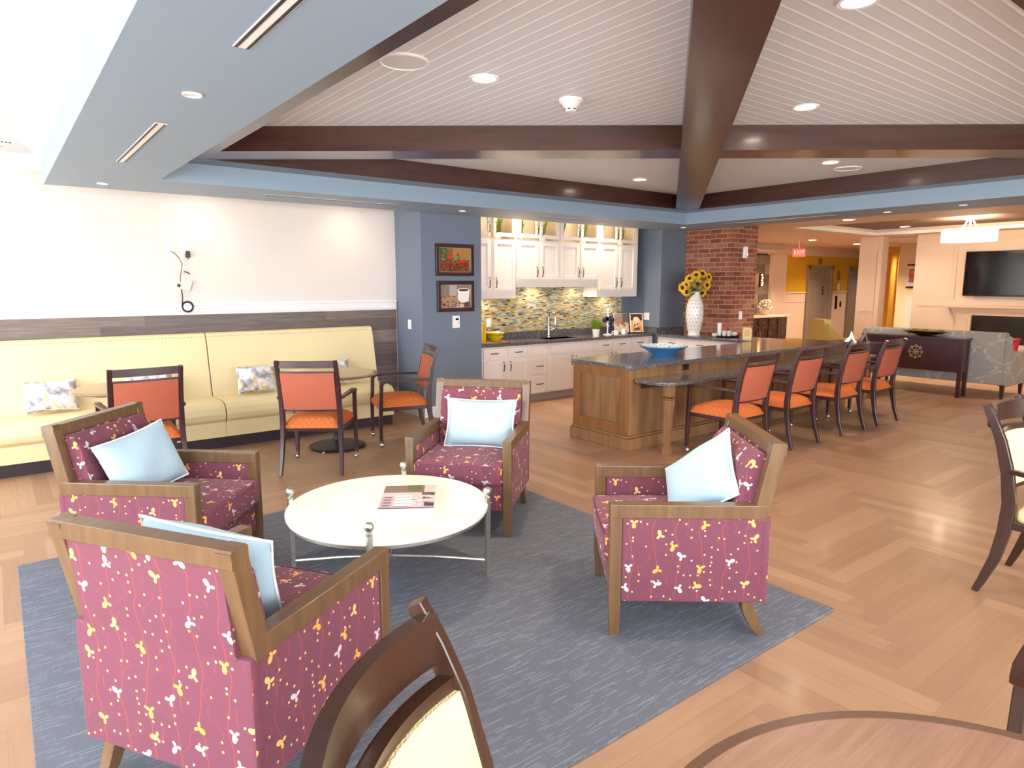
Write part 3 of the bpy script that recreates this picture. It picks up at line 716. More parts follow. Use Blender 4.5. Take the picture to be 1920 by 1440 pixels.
# ------------------------------------------------------------------ orange chairs
def make_orange_chair(label, name='dining_chair'):
    t = thing(name, label, 'chair', (0, 0, 0))
    for s_ in (-1, 1):
        P = [(s_ * .258, -.325, 0), (s_ * .252, -.275, .15), (s_ * .245, -.245, .32), (s_ * .243, -.235, .47), (s_ * .243, -.247, .62), (s_ * .243, -.272, .78), (s_ * .243, -.31, .90), (s_ * .243, -.345, .985)]
        MB().bar(P, [.028, .032, .038, .04, .038, .036, .034, .032], [.034, .040, .046, .05, .046, .042, .036, .03], up=(0, 1, 0), c=.2).build('rear_leg', espresso, t)
        l = MB().bar([(s_ * .272, .262, .055), (s_ * .272, .258, .36), (s_ * .275, .245, .63), (s_ * .275, .235, .655)], [.028, .036, .034, .04], [.03, .038, .036, .045], up=(0, 1, 0), c=.2).build('front_leg', espresso, t)
        cs = MB().ball((s_ * .272, .255, .027), .026, 14, sc=(.8, 1, 1))
        cs.lathe([(.012, .04), (.014, .05), (.017, .055), (.017, .066), (0, .066)], 14, (s_ * .272, .262, 0)); cs.build('caster', chrome, l)
        MB().bar([(s_ * .262, -.255, .665), (s_ * .27, -.12, .668), (s_ * .28, .08, .668), (s_ * .277, .20, .664), (s_ * .275, .262, .65)], [.03, .04, .05, .05, .042], [.028, .024, .024, .026, .03], c=.3).build('arm', espresso, t)
    b = MB(); b.prism([(-.25, -.23), (.25, -.23), (.268, .255), (-.268, .255)], .365, .405, bev=.006).build('seat_frame', espresso, t)
    # bowed seat
    b = MB(); bm = bmesh.new(); nx, ny = 14, 14; G = {}
    for i in range(nx + 1):
        for j in range(ny + 1):
            u = -1 + 2 * i / nx; w = -1 + 2 * j / ny; hw = .245 + .022 * (w + 1) / 2
            x = u * hw; y = .015 + w * .25 + (.02 * (1 - u * u) if w > .9 else 0)
            z = .415 + .085 * ((1 - abs(u) ** 3.5) * (1 - abs(w) ** 3.5)) ** .4
            G[i, j] = bm.verts.new((x, y, z))
    for i in range(nx):
        for j in range(ny): bm.faces.new([G[i, j], G[i + 1, j], G[i + 1, j + 1], G[i, j + 1]])
    R_ = [G[i, 0] for i in range(nx + 1)] + [G[nx, j] for j in range(1, ny + 1)] + [G[i, ny] for i in range(nx - 1, -1, -1)] + [G[0, j] for j in range(ny - 1, 0, -1)]
    D_ = [bm.verts.new((v.co.x, v.co.y, .395)) for v in R_]
    for k in range(len(R_)): bm.faces.new([R_[k], R_[(k + 1) % len(R_)], D_[(k + 1) % len(R_)], D_[k]])
    bm.faces.new(D_); bmesh.ops.recalc_face_normals(bm, faces=bm.faces); b.merge(bm); b.build('seat', orange_seat, t, 50)
    def yb(z): return -.247 - (z - .62) * .23
    def rail(nm, z0, z1, th=.024, bow=.018, mat=espresso):
        zc = (z0 + z1) / 2; pts = []
        for k in range(9):
            u = -1 + k / 4; pts.append((u * .232, yb(zc) - bow * (1 - u * u) + .002, zc))
        MB().bar(pts, th, z1 - z0, c=.12).build(nm, mat, t)
    rail('lower_rail', .545, .568); rail('middle_rail', .878, .896); rail('top_rail', .926, .985, .026)
    b = MB()
    for z0, z1, th in ((.562, .882, .04),):
        bm = bmesh.new(); G = {}
        for sd in (1, -1):
            for i in range(11):
                for j in range(9):
                    u = -1 + i / 5; w = j / 8; z = z0 + (z1 - z0) * w
                    bul = (max(0, 1 - abs(u) ** 4) * max(0, 1 - abs(2 * w - 1) ** 4)) ** .5 * .012
                    G[sd, i, j] = bm.verts.new((u * .222, yb(z) - .018 * (1 - u * u) + sd * (th / 2 + bul * (1.2 if sd > 0 else .3)), z))
            for i in range(10):
                for j in range(8): bm.faces.new([G[sd, i, j], G[sd, i + 1, j], G[sd, i + 1, j + 1], G[sd, i, j + 1]])
        rim = [(i, 0) for i in range(10)] + [(10, j) for j in range(8)] + [(i, 8) for i in range(10, 0, -1)] + [(0, j) for j in range(8, 0, -1)]
        for k in range(len(rim)):
            p, q = rim[k], rim[(k + 1) % len(rim)]; bm.faces.new([G[(1,) + p], G[(1,) + q], G[(-1,) + q], G[(-1,) + p]])
        bmesh.ops.recalc_face_normals(bm, faces=bm.faces); b.merge(bm)
    b.build('back_pad', orange_back, t, 50)
    return t
oc = make_orange_chair('middle orange chair, its back to the viewer, before the yellow banquette')
oc.location = (2.19, 5.66, 0); oc.rotation_euler = (0, 0, facing(54.5))
copy_thing(oc, (3.25, 6.10, 0), facing(163), 'orange chair turned side-on beside the blue column')
copy_thing(oc, (.86, 6.02, 0), facing(90.5), 'orange chair on the left, partly hidden by a red armchair')
for x, l in ((5.46, 'orange bar chair closest to the turned wooden leg of the bar'), (6.33, 'second orange bar chair from the turned wooden leg'),
             (7.33, 'third orange bar chair from the turned wooden leg'), (8.165, 'orange bar chair farthest along the bar, nearest the grey sofa')):
    copy_thing(oc, (x, 3.69, 0), facing(90), l, 'orange chairs at the bar').name = 'bar_chair'

# cafe tables
def cafe_table(x, y, label, first=None):
    if first: return copy_thing(first, (x, y, 0), 0, label)
    t = thing('cafe_table', label, 'table', (x, y, 0))
    tp = MB().lathe([(0, .725), (.40, .725), (.415, .732), (.42, .74), (.415, .748), (.405, .752), (0, .752)], 56).build('table_top', dtable, t)
    MB().lathe([(.03, .70), (.03, .12), (.034, .09), (.05, .06), (.0, .06)], 24).build('column', black_iron, t)
    MB().lathe([(0, .012), (.27, .012), (.275, .02), (.25, .032), (.12, .055), (.05, .075), (0, .075)], 48).build('base', black_iron, t)
    b = MB()
    for k in range(4): a = k * PI / 2 + .6; b.lathe([(0, 0), (.018, 0), (.018, .014), (0, .014)], 12, (.24 * math.cos(a), .24 * math.sin(a), 0))
    b.build('glide', chrome, t)
    MB().box(-.2, .2, -.02, .02, .70, .725).build('support_bracket', black_iron, t)
    return t
ct = cafe_table(2.60, 6.24, 'round cafe table between the two right-hand orange chairs, black disc base')
cafe_table(.84, 6.44, 'round cafe table behind the left orange chair, at the long banquette section', ct)
t = thing('flower_vase', 'little yellow flower in a pot on the left cafe table', 'flower', (.86, 6.56, .752))
MB().lathe([(0, 0), (.03, 0), (.036, .03), (.03, .06), (.026, .06), (.03, .03), (0, .008)], 20).build('pot', white_ceramic, t)
b = MB()
for k in range(16):
    a = k * PI / 8; b.bar([(0, 0, .085), (.02 * math.cos(a), .02 * math.sin(a), .092), (.042 * math.cos(a), .042 * math.sin(a), .085 + .008 * (k % 2))], [.008, .012, .003], [.002, .002, .001])
b.build('petals', petal, t); MB().tube([(0, 0, .03), (.003, 0, .085)], .003).build('stem', leaf_green, t)

# ------------------------------------------------------------------ island and bar
t = thing('kitchen_island', 'long walnut-brown panelled island with dark granite top', 'kitchen island')
IX0, IX1, IY0, IY1 = 4.80, 9.1, 4.36, 5.12
b = MB(); b.box(IX0, IX1, IY0, IY1, .14, .80); b.build('body', island_wood, t, 0)
# end panel: frame + recessed field
b = MB(); fx = IX0 - .028
b.box(fx, IX0, IY0, IY0 + .10, .14, .80, .003); b.box(fx, IX0, IY1 - .09, IY1, .14, .80, .003); b.box(fx, IX0, IY0 + .1, IY1 - .09, .71, .80, .003); b.box(fx, IX0, IY0 + .1, IY1 - .09, .14, .25, .003)
b.build('end_panel', wood('island_frame_wood', '74492A', '96683C', .35, scale=.5, coat=.15), t)
b = MB(); k = 0; x = IX0
b.box(IX0, IX0 + .09, IY0 - .012, IY0, .14, .80, .003)
while x < IX1 - .2:
    b.box(x + .09, x + .70, IY0 - .006, IY0, .2, .8, .002); b.box(x + .70, x + .79, IY0 - .012, IY0, .14, .80, .003); x += .70
b.build('front_panel', island_wood, t)
b = MB(); b.box(IX0 - .045, IX1, IY0 - .04, IY1 + .03, 0, .115, .006); b.box(IX0 - .035, IX1, IY0 - .03, IY1 + .02, .115, .14, .01); b.build('plinth', island_wood, t)
MB().prism([(IX0 - .04 + .05 * (1 - math.cos(a)), IY0 - .04 + .05 * (1 - math.sin(a))) for a in [k * PI / 12 for k in range(7)]] + [(IX1 + .03, IY0 - .04), (IX1 + .03, IY1 + .04), (IX0 - .04, IY1 + .04)], .80, .84, bev=.006).build('countertop', granite, t)
bt = MB()
bt.prism([(IX0 + .10, IY0 - .002), (IX0 + .03, IY0 - .05), (IX0 + .05, 4.05), (IX0 + .10, 3.97), (IX0 + .18, 3.94), (9.05, 3.94), (9.05, IY0 - .002)], .672, .705, bev=.006)
bt.build('bar_top', granite, t)
b = MB()
for x in (IX0 + .16, 6.4, 7.9): b.prism([(IY0 - .012, .672), (IY0 - .30, .672), (IY0 - .30, .655), (IY0 - .012, .60)], x, x + .05, 'yz')
b.build('bracket', espresso, t)
for x in (4.985, 8.95):
    l = MB(); y = 4.025
    l.box(x - .043, x + .043, y - .043, y + .043, .56, .672, .004); l.box(x - .047, x + .047, y - .047, y + .047, .535, .548, .004)
    l.bar([(x, y, .06), (x, y, .53)], [.05, .088], [.05, .088], up=(0, 1, 0), c=.08); l.box(x - .035, x + .035, y - .035, y + .035, .0, .055, .004); l.box(x - .026, x + .026, y - .026, y + .026, .05, .07)
    l.build('turned_leg', island_wood, t)
MB().box(5.60, 5.69, IY0 - .018, IY0 - .006, .73, .79, .004).build('outlet', black_plastic, t)
# bowl on island
t = thing('bowl', 'large blue bowl with a patterned white inside on the island top', 'bowl', (5.80, 4.78, .84))
MB().lathe([(.0, .0), (.12, .0), (.13, .012), (.17, .045), (.245, .088), (.262, .098), (.262, .106), (.24, .098), (.15, .058), (.10, .032), (0, .026)], 48).build('body', blue_glaze, t)
m = NT('bowl_pattern', .2, coat=.4); co = m.coord(); vv = m.n('ShaderNodeTexVoronoi'); m.link(co, vv.inputs['Vector']); vv.inputs['Scale'].default_value = 38
m.base(m.mix(m.math('LESS_THAN', vv.outputs['Distance'], .36), hexc('D8DEE0'), hexc('7FA0B8')))
MB().lathe([(0, .0275), (.10, .0335), (.15, .0595), (.24, .0995), (.255, .107)], 48).build('pattern_lining', m.m, t)

# ------------------------------------------------------------------ kitchen
def pull(parent, p, q, out, mat=bronze, r=.006):
    P = Vector(p); Q = Vector(q); O = Vector(out); pts = [P, P + O * .8, P + (Q - P) * .3 + O * 1.05, (P + Q) / 2 + O * 1.12, P + (Q - P) * .7 + O * 1.05, Q + O * .8, Q]
    return MB().tube(pts, [r, r * .9, r, r * 1.15, r, r * .9, r], 8).build('handle', mat, parent)
def door(parent, x0_, x1_, z0_, z1_, yf, name='door', glass=False, rail=.055, mat=cab_white):
    b = MB(); y0_ = yf; y1_ = yf + .02
    b.box(x0_, x0_ + rail, y0_, y1_, z0_, z1_, .003); b.box(x1_ - rail, x1_, y0_, y1_, z0_, z1_, .003)
    b.box(x0_ + rail, x1_ - rail, y0_, y1_, z1_ - rail, z1_, .003); b.box(x0_ + rail, x1_ - rail, y0_, y1_, z0_, z0_ + rail, .003)
    if not glass: b.box(x0_ + rail - .004, x1_ - rail + .004, yf + .009, y1_, z0_ + rail - .004, z1_ - rail + .004)
    return b.build(name, mat, parent)
m = NT('clear_glass', .03); m.b.inputs['Transmission Weight'].default_value = 1.0; m.b.inputs['Base Color'].default_value = (1, 1, 1, 1); m.b.inputs['IOR'].default_value = 1.02; clear = m.m
in_mat = plain('cabinet_interior', 'D8C7AE', .5)
YB = 7.05
units = [('white base cabinet with two doors next to the blue column', 4.90, 5.735, [(4.96, 5.31), (5.362, 5.715)], [(4.96, 5.31), (5.362, 5.715)], []),
         ('narrow white base cabinet of stacked drawers, left of the sink cabinet', 5.735, 6.068, [(5.765, 6.04)], [], [(5.775, 6.05)]),
         ('white sink base cabinet with one wide blank drawer front', 6.068, 7.03, [(6.093, 7.0)], [(6.093, 6.54), (6.56, 7.0)], []),
         ('white base cabinet with three drawer fronts near the propped pictures', 7.03, 8.28, [(7.06, 7.345), (7.385, 7.745), (7.785, 8.15)], [(7.06, 7.345), (7.385, 7.745), (7.785, 8.15)], [])]
for lab, xa, xb, dr, dd, mid in units:
    t = thing('base_cabinet', lab, 'cabinet')
    b = MB(); b.box(xa, xb, YB, YW, .105, .80 if lab.find('sink base') < 0 else .655)
    if lab.find('sink base') >= 0: b.box(xa, xb, YB, YB + .04, .655, .80)
    b.build('carcass', cab_white, t, 0)
    MB().box(xa, xb, YB + .06, YW, 0, .105).build('toe_kick', plain('toe_grey' + str(xa), 'B8A9A4', .5), t)
    for (p, q) in dr:
        d = door(t, p, q, .645, .775, YB - .02, 'drawer', rail=.028)
        if lab.find('sink') < 0: c = (p + q) / 2; pull(d, (c - .055, YB - .02, .71), (c + .055, YB - .02, .71), (0, -.022, 0))
    for i, (p, q) in enumerate(dd):
        d = door(t, p, q, .125, .622, YB - .02)
        hx = (q - .03) if (i % 2 == 0) else (p + .03)
        pull(d, (hx, YB - .02, .47), (hx, YB - .02, .59), (0, -.024, 0))
    for (p, q) in mid:
        for z0_, z1_ in ((.38, .60), (.125, .355)):
            d = door(t, p, q, z0_, z1_, YB - .02, 'drawer', rail=.045); c = (p + q) / 2; z = (z0_ + z1_) / 2; pull(d, (c - .055, YB - .02, z), (c + .055, YB - .02, z), (0, -.022, 0))
t = thing('kitchen_counter', 'dark granite counter along the mosaic backsplash', 'countertop')
b = MB(); SX0, SX1 = 6.15, 6.75; SY0, SY1 = 7.13, 7.42
b.box(4.885, SX0, 7.0, YW - .001, .80, .84); b.box(SX1, 8.335, 7.0, YW - .001, .80, .84); b.box(SX0, SX1, 7.0, SY0, .80, .84); b.box(SX0, SX1, SY1, YW - .001, .80, .84); b.build('slab', granite, t, 0)
b = MB(); b.box(4.885, 8.335, YW - .03, YW - .002, .84, .935, .002); b.box(8.305, 8.335, 7.01, YW - .03, .84, .935, .002); b.build('upstand', granite, t)
b = MB(); b.box(SX0, SX1, SY0, SY1, .66, .665); b.box(SX0 - .004, SX0, SY0, SY1, .66, .835); b.box(SX1, SX1 + .004, SY0, SY1, .66, .835); b.box(SX0, SX1, SY0 - .004, SY0, .66, .835); b.box(SX0, SX1, SY1, SY1 + .004, .66, .835); b.build('sink', chrome, t, 0)
t = thing('faucet', 'tall chrome gooseneck faucet behind the sink', 'faucet', (6.45, 7.47, .84))
MB().lathe([(0, 0), (.028, 0), (.026, .02), (.018, .05), (.02, .12), (.014, .17), (0, .17)], 20).build('base', chrome, t)
pth = [(0, 0, .15), (0, 0, .30)] + [(0, -.07 + .07 * math.cos(a), .30 + .07 * math.sin(a)) for a in [k * PI / 8 for k in range(1, 9)]] + [(0, -.145, .24)]
MB().tube(pth, .014, 12).build('spout', chrome, t); MB().lathe([(.0, .18), (.016, .18), (.016, .24), (.012, .25), (0, .25)], 16, (0, -.145, 0)).build('spray_head', chrome, t)
MB().bar([(.02, -.01, .10), (.06, -.03, .12), (.085, -.04, .13)], .012, .01).build('lever', chrome, t)

YU = 7.26
wall_units = [('tall white wall cabinet beside the blue column, plants behind its glass', 4.90, 5.665, 1.42, [(5.0, 5.235, -1), (5.285, 5.645, 1)]),
              ('short white wall cabinet above the backsplash, left of centre', 5.675, 6.455, 1.57, [(5.695, 6.055, -1), (6.09, 6.44, 1)]),
              ('short white wall cabinet above the backsplash, right of centre', 6.455, 7.25, 1.57, [(6.472, 6.84, -1), (6.87, 7.235, 1)]),
              ('tall white wall cabinet at the right end of the kitchen wall', 7.25, 8.11, 1.42, [(7.268, 7.64, -1), (7.685, 8.04, 1)])]
zg0, zg1 = 2.24, 2.70
plants = []
for lab, xa, xb, zb_, drs in wall_units:
    t = thing('wall_cabinet', lab, 'cabinet')
    b = MB(); zb2 = zb_ + .09
    b.box(xa, xb, YU, YW - .001, zb2, 2.215); b.build('carcass', cab_white, t, 0)
    b = MB(); b.box(xa, xa + .018, YU, YW, 2.215, 2.745); b.box(xb - .018, xb, YU, YW, 2.215, 2.745); b.box(xa, xb, YU, YW, 2.725, 2.745); b.box(xa + .018, xb - .018, YW - .02, YW - .001, 2.215, 2.725); b.build('display_box', in_mat, t, 0)
    b = MB(); b.box(xa, xb, YU - .001, YU + .02, zb_, zb2 + .01, .003); b.box(xa, xa + .018, YU, YW - .002, zb_, zb2); b.box(xb - .018, xb, YU, YW - .002, zb_, zb2); b.build('valance', cab_white, t)
    for (p, q, s_) in drs:
        d = door(t, p, q, zb2 + .02, 2.195, YU - .02)
        hx = q - .03 if s_ < 0 else p + .03; pull(d, (hx, YU - .02, zb2 + .06), (hx, YU - .02, zb2 + .19), (0, -.024, 0))
        d = door(t, p, q, zg0, zg1, YU - .02, 'glass_door', True, .05); MB().box(p + .045, q - .045, YU - .012, YU - .008, zg0 + .045, zg1 - .045).build('pane', clear, d, 0)
        pull(d, (hx, YU - .02, zg0 + .05), (hx, YU - .02, zg0 + .18), (0, -.024, 0))
        plants.append(((p + q) / 2 + .02 * s_, s_))
def puck(x, y, z, e, lab, grp, kind='SPOT'):  # unseen invented fixtures that carry the added cabinet lights
    t = thing('added_puck_fill', lab, 'light', (x, y, z), 0, grp)
    MB().lathe([(0, 0), (.034, 0), (.034, -.010), (.026, -.012), (0, -.012)], 20).build('housing', white_plastic, t); MB().lathe([(0, -.0125), (.024, -.0125), (.024, -.0135), (0, -.0135)], 20).build('lens', lamp_disc, t)
    light('puck_fill_beam', kind, (0, 0, -.025), e, WARM, .05, parent=t, spot=2.6)
for x, z, e in ((5.3, 1.51, 7), (6.2, 1.66, 9), (7.0, 1.66, 7), (7.7, 1.51, 7)): puck(x, 7.42, z - .001, e, 'added unseen puck light under the kitchen wall cabinets', 'added puck lights under the wall cabinets')
for x in (5.22, 6.02, 6.80, 7.62): puck(x, 7.42, 2.724, 3.2, 'added unseen puck light inside the glass display cabinets', 'added puck lights in the display cabinets', 'POINT')

# potted grasses in the glass cabinets
def potted(loc, label, h=.16, r=.055, n=46, group=None, pot=white_ceramic, leaf=leaf_green, name='potted_plant', spread=.07, seed=1):
    rr = random.Random(seed); t = thing(name, label, 'plant', loc, 0, group)
    MB().lathe([(0, 0), (r * .8, 0), (r, .09), (r * .9, .09), (r * .75, .075), (0, .075)], 24).build('pot', pot, t)
    b = MB()
    for k in range(n):
        a = rr.uniform(0, 2 * PI); d = rr.uniform(0, r * .7); e = rr.uniform(.3, 1) * spread; z = .08 + h * rr.uniform(.6, 1)
        b.bar([(d * math.cos(a), d * math.sin(a), .07), ((d + e * .3) * math.cos(a), (d + e * .3) * math.sin(a), .07 + (z - .07) * .6), ((d + e) * math.cos(a), (d + e) * math.sin(a), z)], [.006, .011, .002], [.003, .003, .001])
    b.build('foliage', leaf, t); return t
ord_ = ['first', 'second', 'third', 'fourth', 'fifth', 'sixth', 'seventh', 'eighth']
pp = None
for k, (x, s_) in enumerate(plants):
    lab = 'small potted grass behind cabinet glass, %s from the blue column' % ord_[k]
    if pp is None: pp = potted((x, 7.43, 2.218), lab, .24, .06, 90, 'plants in the glass wall cabinets', seed=3)
    else: copy_thing(pp, (x, 7.43, 2.218), k * 1.3, lab, 'plants in the glass wall cabinets')
# things on the kitchen counter
potted((7.28, 7.32, .84), 'bushy green grass in a white pot on the kitchen counter', .17, .062, 150, spread=.11, seed=9, name='potted_grass')
t = thing('mug_tree', 'white mug tree with hanging dark mugs on the kitchen counter', 'mug rack', (7.47, 7.26, .84))
MB().lathe([(0, 0), (.075, 0), (.07, .012), (.02, .02), (.012, .03), (.011, .36), (.018, .37), (.018, .39), (0, .40)], 24).build('stand', white_ceramic, t)
b = MB()
for a in (0, PI / 2, PI, 3 * PI / 2): b.tube([(0, 0, .33), (.05 * math.cos(a), .05 * math.sin(a), .345), (.07 * math.cos(a), .07 * math.sin(a), .365)], .005, 6)
b.build('arm', white_ceramic, t)
def mug(loc, mat, label, rz=0, tilt=0, group=None, r=.04, h=.085):
    t = thing('mug', label, 'mug', loc, rz, group); t.rotation_euler = (tilt, 0, rz)
    MB().lathe([(0, 0), (r * .8, 0), (r, .01), (r, h), (r * .9, h), (r * .88, .012), (0, .01)], 24).build('cup', mat, t)
    MB().tube([(r, 0, h * .8), (r + .02, 0, h * .78), (r + .03, 0, h * .5), (r + .018, 0, h * .25), (r, 0, h * .22)], .006, 8).build('handle', mat, t)
    return t
mug((7.38, 7.26, 1.06), dark_blue_mug, 'dark glossy mug hanging on the left side of the mug tree', 0, 1.2)
mug((7.555, 7.25, 1.05), dark_blue_mug, 'dark mug hanging high on the right of the mug tree', 2.6, .9)
mug((7.56, 7.30, .93), dark_blue_mug, 'dark mug hanging low on the right of the mug tree', 2.6, .5)
mug((7.53, 7.13, .84), white_ceramic, 'small white mug standing at the foot of the mug tree', 2.5, h=.07)
mug((7.68, 7.12, .84), white_ceramic, 'white mug standing before the propped pictures', -.4, h=.09)
def propped(x, y, w, h, rz, label, shapes, z=.86):
    t = thing('propped_picture', label, 'picture', (x, y, z), rz)
    o = MB().box(-w / 2, w / 2, 0, .012, 0, h, .002).build('board', trim_white, t); o.rotation_euler = (-.22, 0, 0)
    b = MB(); shapes(b, w, h); o = b.build('print', paint, t, 0); o.rotation_euler = (-.22, 0, 0)
    e = MB(); e.tube([(-w * .3, -.03, .03), (-w * .3, -.03, -.012), (-w * .3, .12, -.018)], .005); e.tube([(w * .3, -.03, .03), (w * .3, -.03, -.012), (w * .3, .12, -.018)], .005); e.tube([(-w * .35, -.03, -.012), (w * .35, -.03, -.012)], .005); e.build('easel', black_iron, t)
def sh1(b, w, h):
    rect(b, -w / 2 + .004, w / 2 - .004, .004, h - .004, 'E8C6A8', -.001); rect(b, -w * .46, w * .5 - .004, h * .45, h - .004, 'A08878', -.002); rect(b, w * .1, w * .5 - .004, h * .5, h - .004, '6B5A50', -.003)
    for k in range(12): ell(b, random.uniform(-w * .35, w * .4), random.uniform(h * .3, h * .5), .015, .02, random.choice(['C2563E', 'EFE3D4', 'B8907A', 'D8A090']), -.004 - k * .0001)
def sh2(b, w, h):
    rect(b, -w / 2 + .012, w / 2 - .012, .012, h - .012, 'E2A860', -.001); rect(b, -w / 2 + .012, w / 2 - .012, h * .62, h - .012, '5A2622', -.002)
    ell(b, 0, h * .5, w * .3, h * .3, 'E8C090', -.003); ell(b, -.01, h * .68, w * .22, h * .13, 'F0D8B8', -.004)
    for k in range(8): ell(b, random.uniform(-w * .3, w * .3), random.uniform(h * .15, h * .5), .012, .012, random.choice(['7A3A22', 'C86E34', '4A2A3A', 'F0D0A0']), -.005 - k * .0001)
    ell(b, 0, h * .16, w * .25, h * .07, '6E4434', -0.0048)
propped(7.88, 7.34, .25, .30, -.40, 'wide print of kitchen jars on a black easel, just left of the white bordered print', sh1)
propped(8.07, 7.19, .22, .30, -.42, 'white bordered print of round brown pastries propped on the counter end', sh2)
# left of counter: yellow canister, bowls, board
t = tag(MB().box(4.93, 5.42, 7.02, 7.34, .84, .858, .006).build('wooden_board', island_wood), 'wooden serving board under the yellow bowls on the counter', 'board')
t = thing('canister', 'tall yellow canister on the counter against the blue column', 'canister', (5.03, 7.20, .858))
MB().lathe([(0, 0), (.07, 0), (.075, .01), (.075, .22), (.07, .23), (0, .23)], 28).build('body', yellow_ceramic, t); MB().lathe([(0, .232), (.072, .232), (.07, .25), (.02, .258), (.015, .275), (0, .28)], 28).build('lid', yellow_ceramic, t)
for k, (z, r) in enumerate(((.858, .11), (.905, .13))):
    o = MB().lathe([(0, 0), (r * .45, 0), (r * .5, .01), (r, .07), (r * .96, .075), (r * .45, .02), (0, .015)], 32).build('serving_bowl', yellow_ceramic, loc=(5.26, 7.18, z))
    tag(o, ['yellow bowl at the bottom of the pair on the wooden board', 'wide yellow bowl stacked on top of the pair'][k], 'bowl')
# outlets, switches
def plate(loc, rz, label, w=.075, h=.115, kind='outlet'):
    t = thing('wall_' + kind, label, kind, loc, rz)
    MB().box(-w / 2, w / 2, -.006, 0, -h / 2, h / 2, .002).build('plate', white_plastic, t)
    b = MB()
    if kind == 'outlet':
        for n_ in range(max(1, round(w / .075))):
            cx = (n_ - (max(1, round(w / .075)) - 1) / 2) * .046
            for dz in (-.02, .02): b.box(cx - .014, cx + .014, -.0085, -.006, dz - .013, dz + .013, .002)
    else: b.box(-.012, .012, -.009, -.006, -.028, .028, .002)
    b.build('face', white_plastic, t); return t
plate((5.44, YW - .012, 1.08), 0, 'white outlet on the mosaic backsplash near the yellow canister', kind='outlet')
plate((8.34, 7.24, 1.10), -PI / 2, 'white double outlet on the grey wall right of the backsplash', .12, .115)
plate((4.02, 7.27, 1.125), -PI / 2, 'white rocker switch on the side of the blue column', kind='switch')
t = thing('thermostat', 'white thermostat under the coffee cup picture', 'thermostat', (4.49, 6.96, 1.155))
MB().box(-.05, .05, -.02, 0, -.075, .075, .004).build('case', white_plastic, t); MB().box(-.012, .03, -.0215, -.019, .02, .045).build('display', glass_dark, t); MB().box(.02, .03, -.022, -.019, -.01, 0).build('button', black_plastic, t)
plate((9.25, 6.12, 1.13), 0, 'white outlet low on the brick pier', .085, .13)
t = thing('wall_sensor', 'white alarm sounder high on the brick pier', 'alarm', (9.27, 6.12, 2.10))
MB().box(-.05, .05, -.04, 0, -.09, .09, .015).build('case', white_plastic, t); MB().lathe([(0, 0), (.02, 0), (.022, .01), (0, .012)], 16, T=Matrix.Translation((.01, -.04, -.045)) @ Matrix.Rotation(PI / 2, 4, 'X')).build('strobe_lens', chrome, t)

# framed pictures on the column
def framed(cx, cz, w, h, label, shapes):
    t = thing('framed_picture', label, 'picture', (cx, 6.96, cz))
    b = MB(); f = .045
    for (p, q, r_, s_) in ((-w / 2, w / 2, h / 2 - f, h / 2), (-w / 2, w / 2, -h / 2, -h / 2 + f), (-w / 2, -w / 2 + f, -h / 2 + f, h / 2 - f), (w / 2 - f, w / 2, -h / 2 + f, h / 2 - f)): b.box(p, q, -.035, 0, r_, s_, .006)
    b.build('frame', espresso, t)
    b = MB(); g = .008
    for (p, q, r_, s_) in ((-w / 2 + f, w / 2 - f, h / 2 - f - g, h / 2 - f), (-w / 2 + f, w / 2 - f, -h / 2 + f, -h / 2 + f + g), (-w / 2 + f, -w / 2 + f + g, -h / 2 + f, h / 2 - f), (w / 2 - f - g, w / 2 - f, -h / 2 + f, h / 2 - f)): b.box(p, q, -.028, 0, r_, s_)
    b.build('fillet', silver, t, 0)
    b = MB(); shapes(b, w / 2 - f - g, h / 2 - f - g); b.build('print', paint, t, 0)
def coffee1(b, a, c):
    rr = random.Random(4); rect(b, -a, a, -c, c, '8A5A30', -.010); rect(b, -a * .1, a, 0, c, 'B07A40', -.011); rect(b, -a, -a * .5, -c * .1, c, '4E5A3A', -.0115)
    for k in range(230):
        x = rr.uniform(-a * .93, a * .93); z = rr.uniform(-c * .94, -c * .02 + .03 * math.cos(x * 9)); ell(b, x, z, .011, .008, rr.choice(['7A2418', '5A1A14', '9A4028', 'A85A38', '3C120E']), -.012 - k * .00001, 10, rr.uniform(0, 3))
    for x, z in ((-.75, .35), (-.25, .45), (-.2, .22), (-.32, .18), (.2, .5), (.24, .42), (.28, -.2), (.42, -.12), (.58, -.1), (.5, -.22), (.66, -.02)): ell(b, x * a, z * c, .017, .017, 'D02818', -.0145, 14); ell(b, x * a - .004, z * c + .005, .004, .004, 'F2A898', -.0146, 8)
    for x, z, r_ in ((.1, .1, .5), (.38, .2, 1.2), (-.75, .05, -.3), (.85, .35, 1.0), (-.7, .75, -.9), (.02, .25, .1)): ell(b, x * a, z * c, .034, .012, '5E9A40', -.0148, 14, r_)
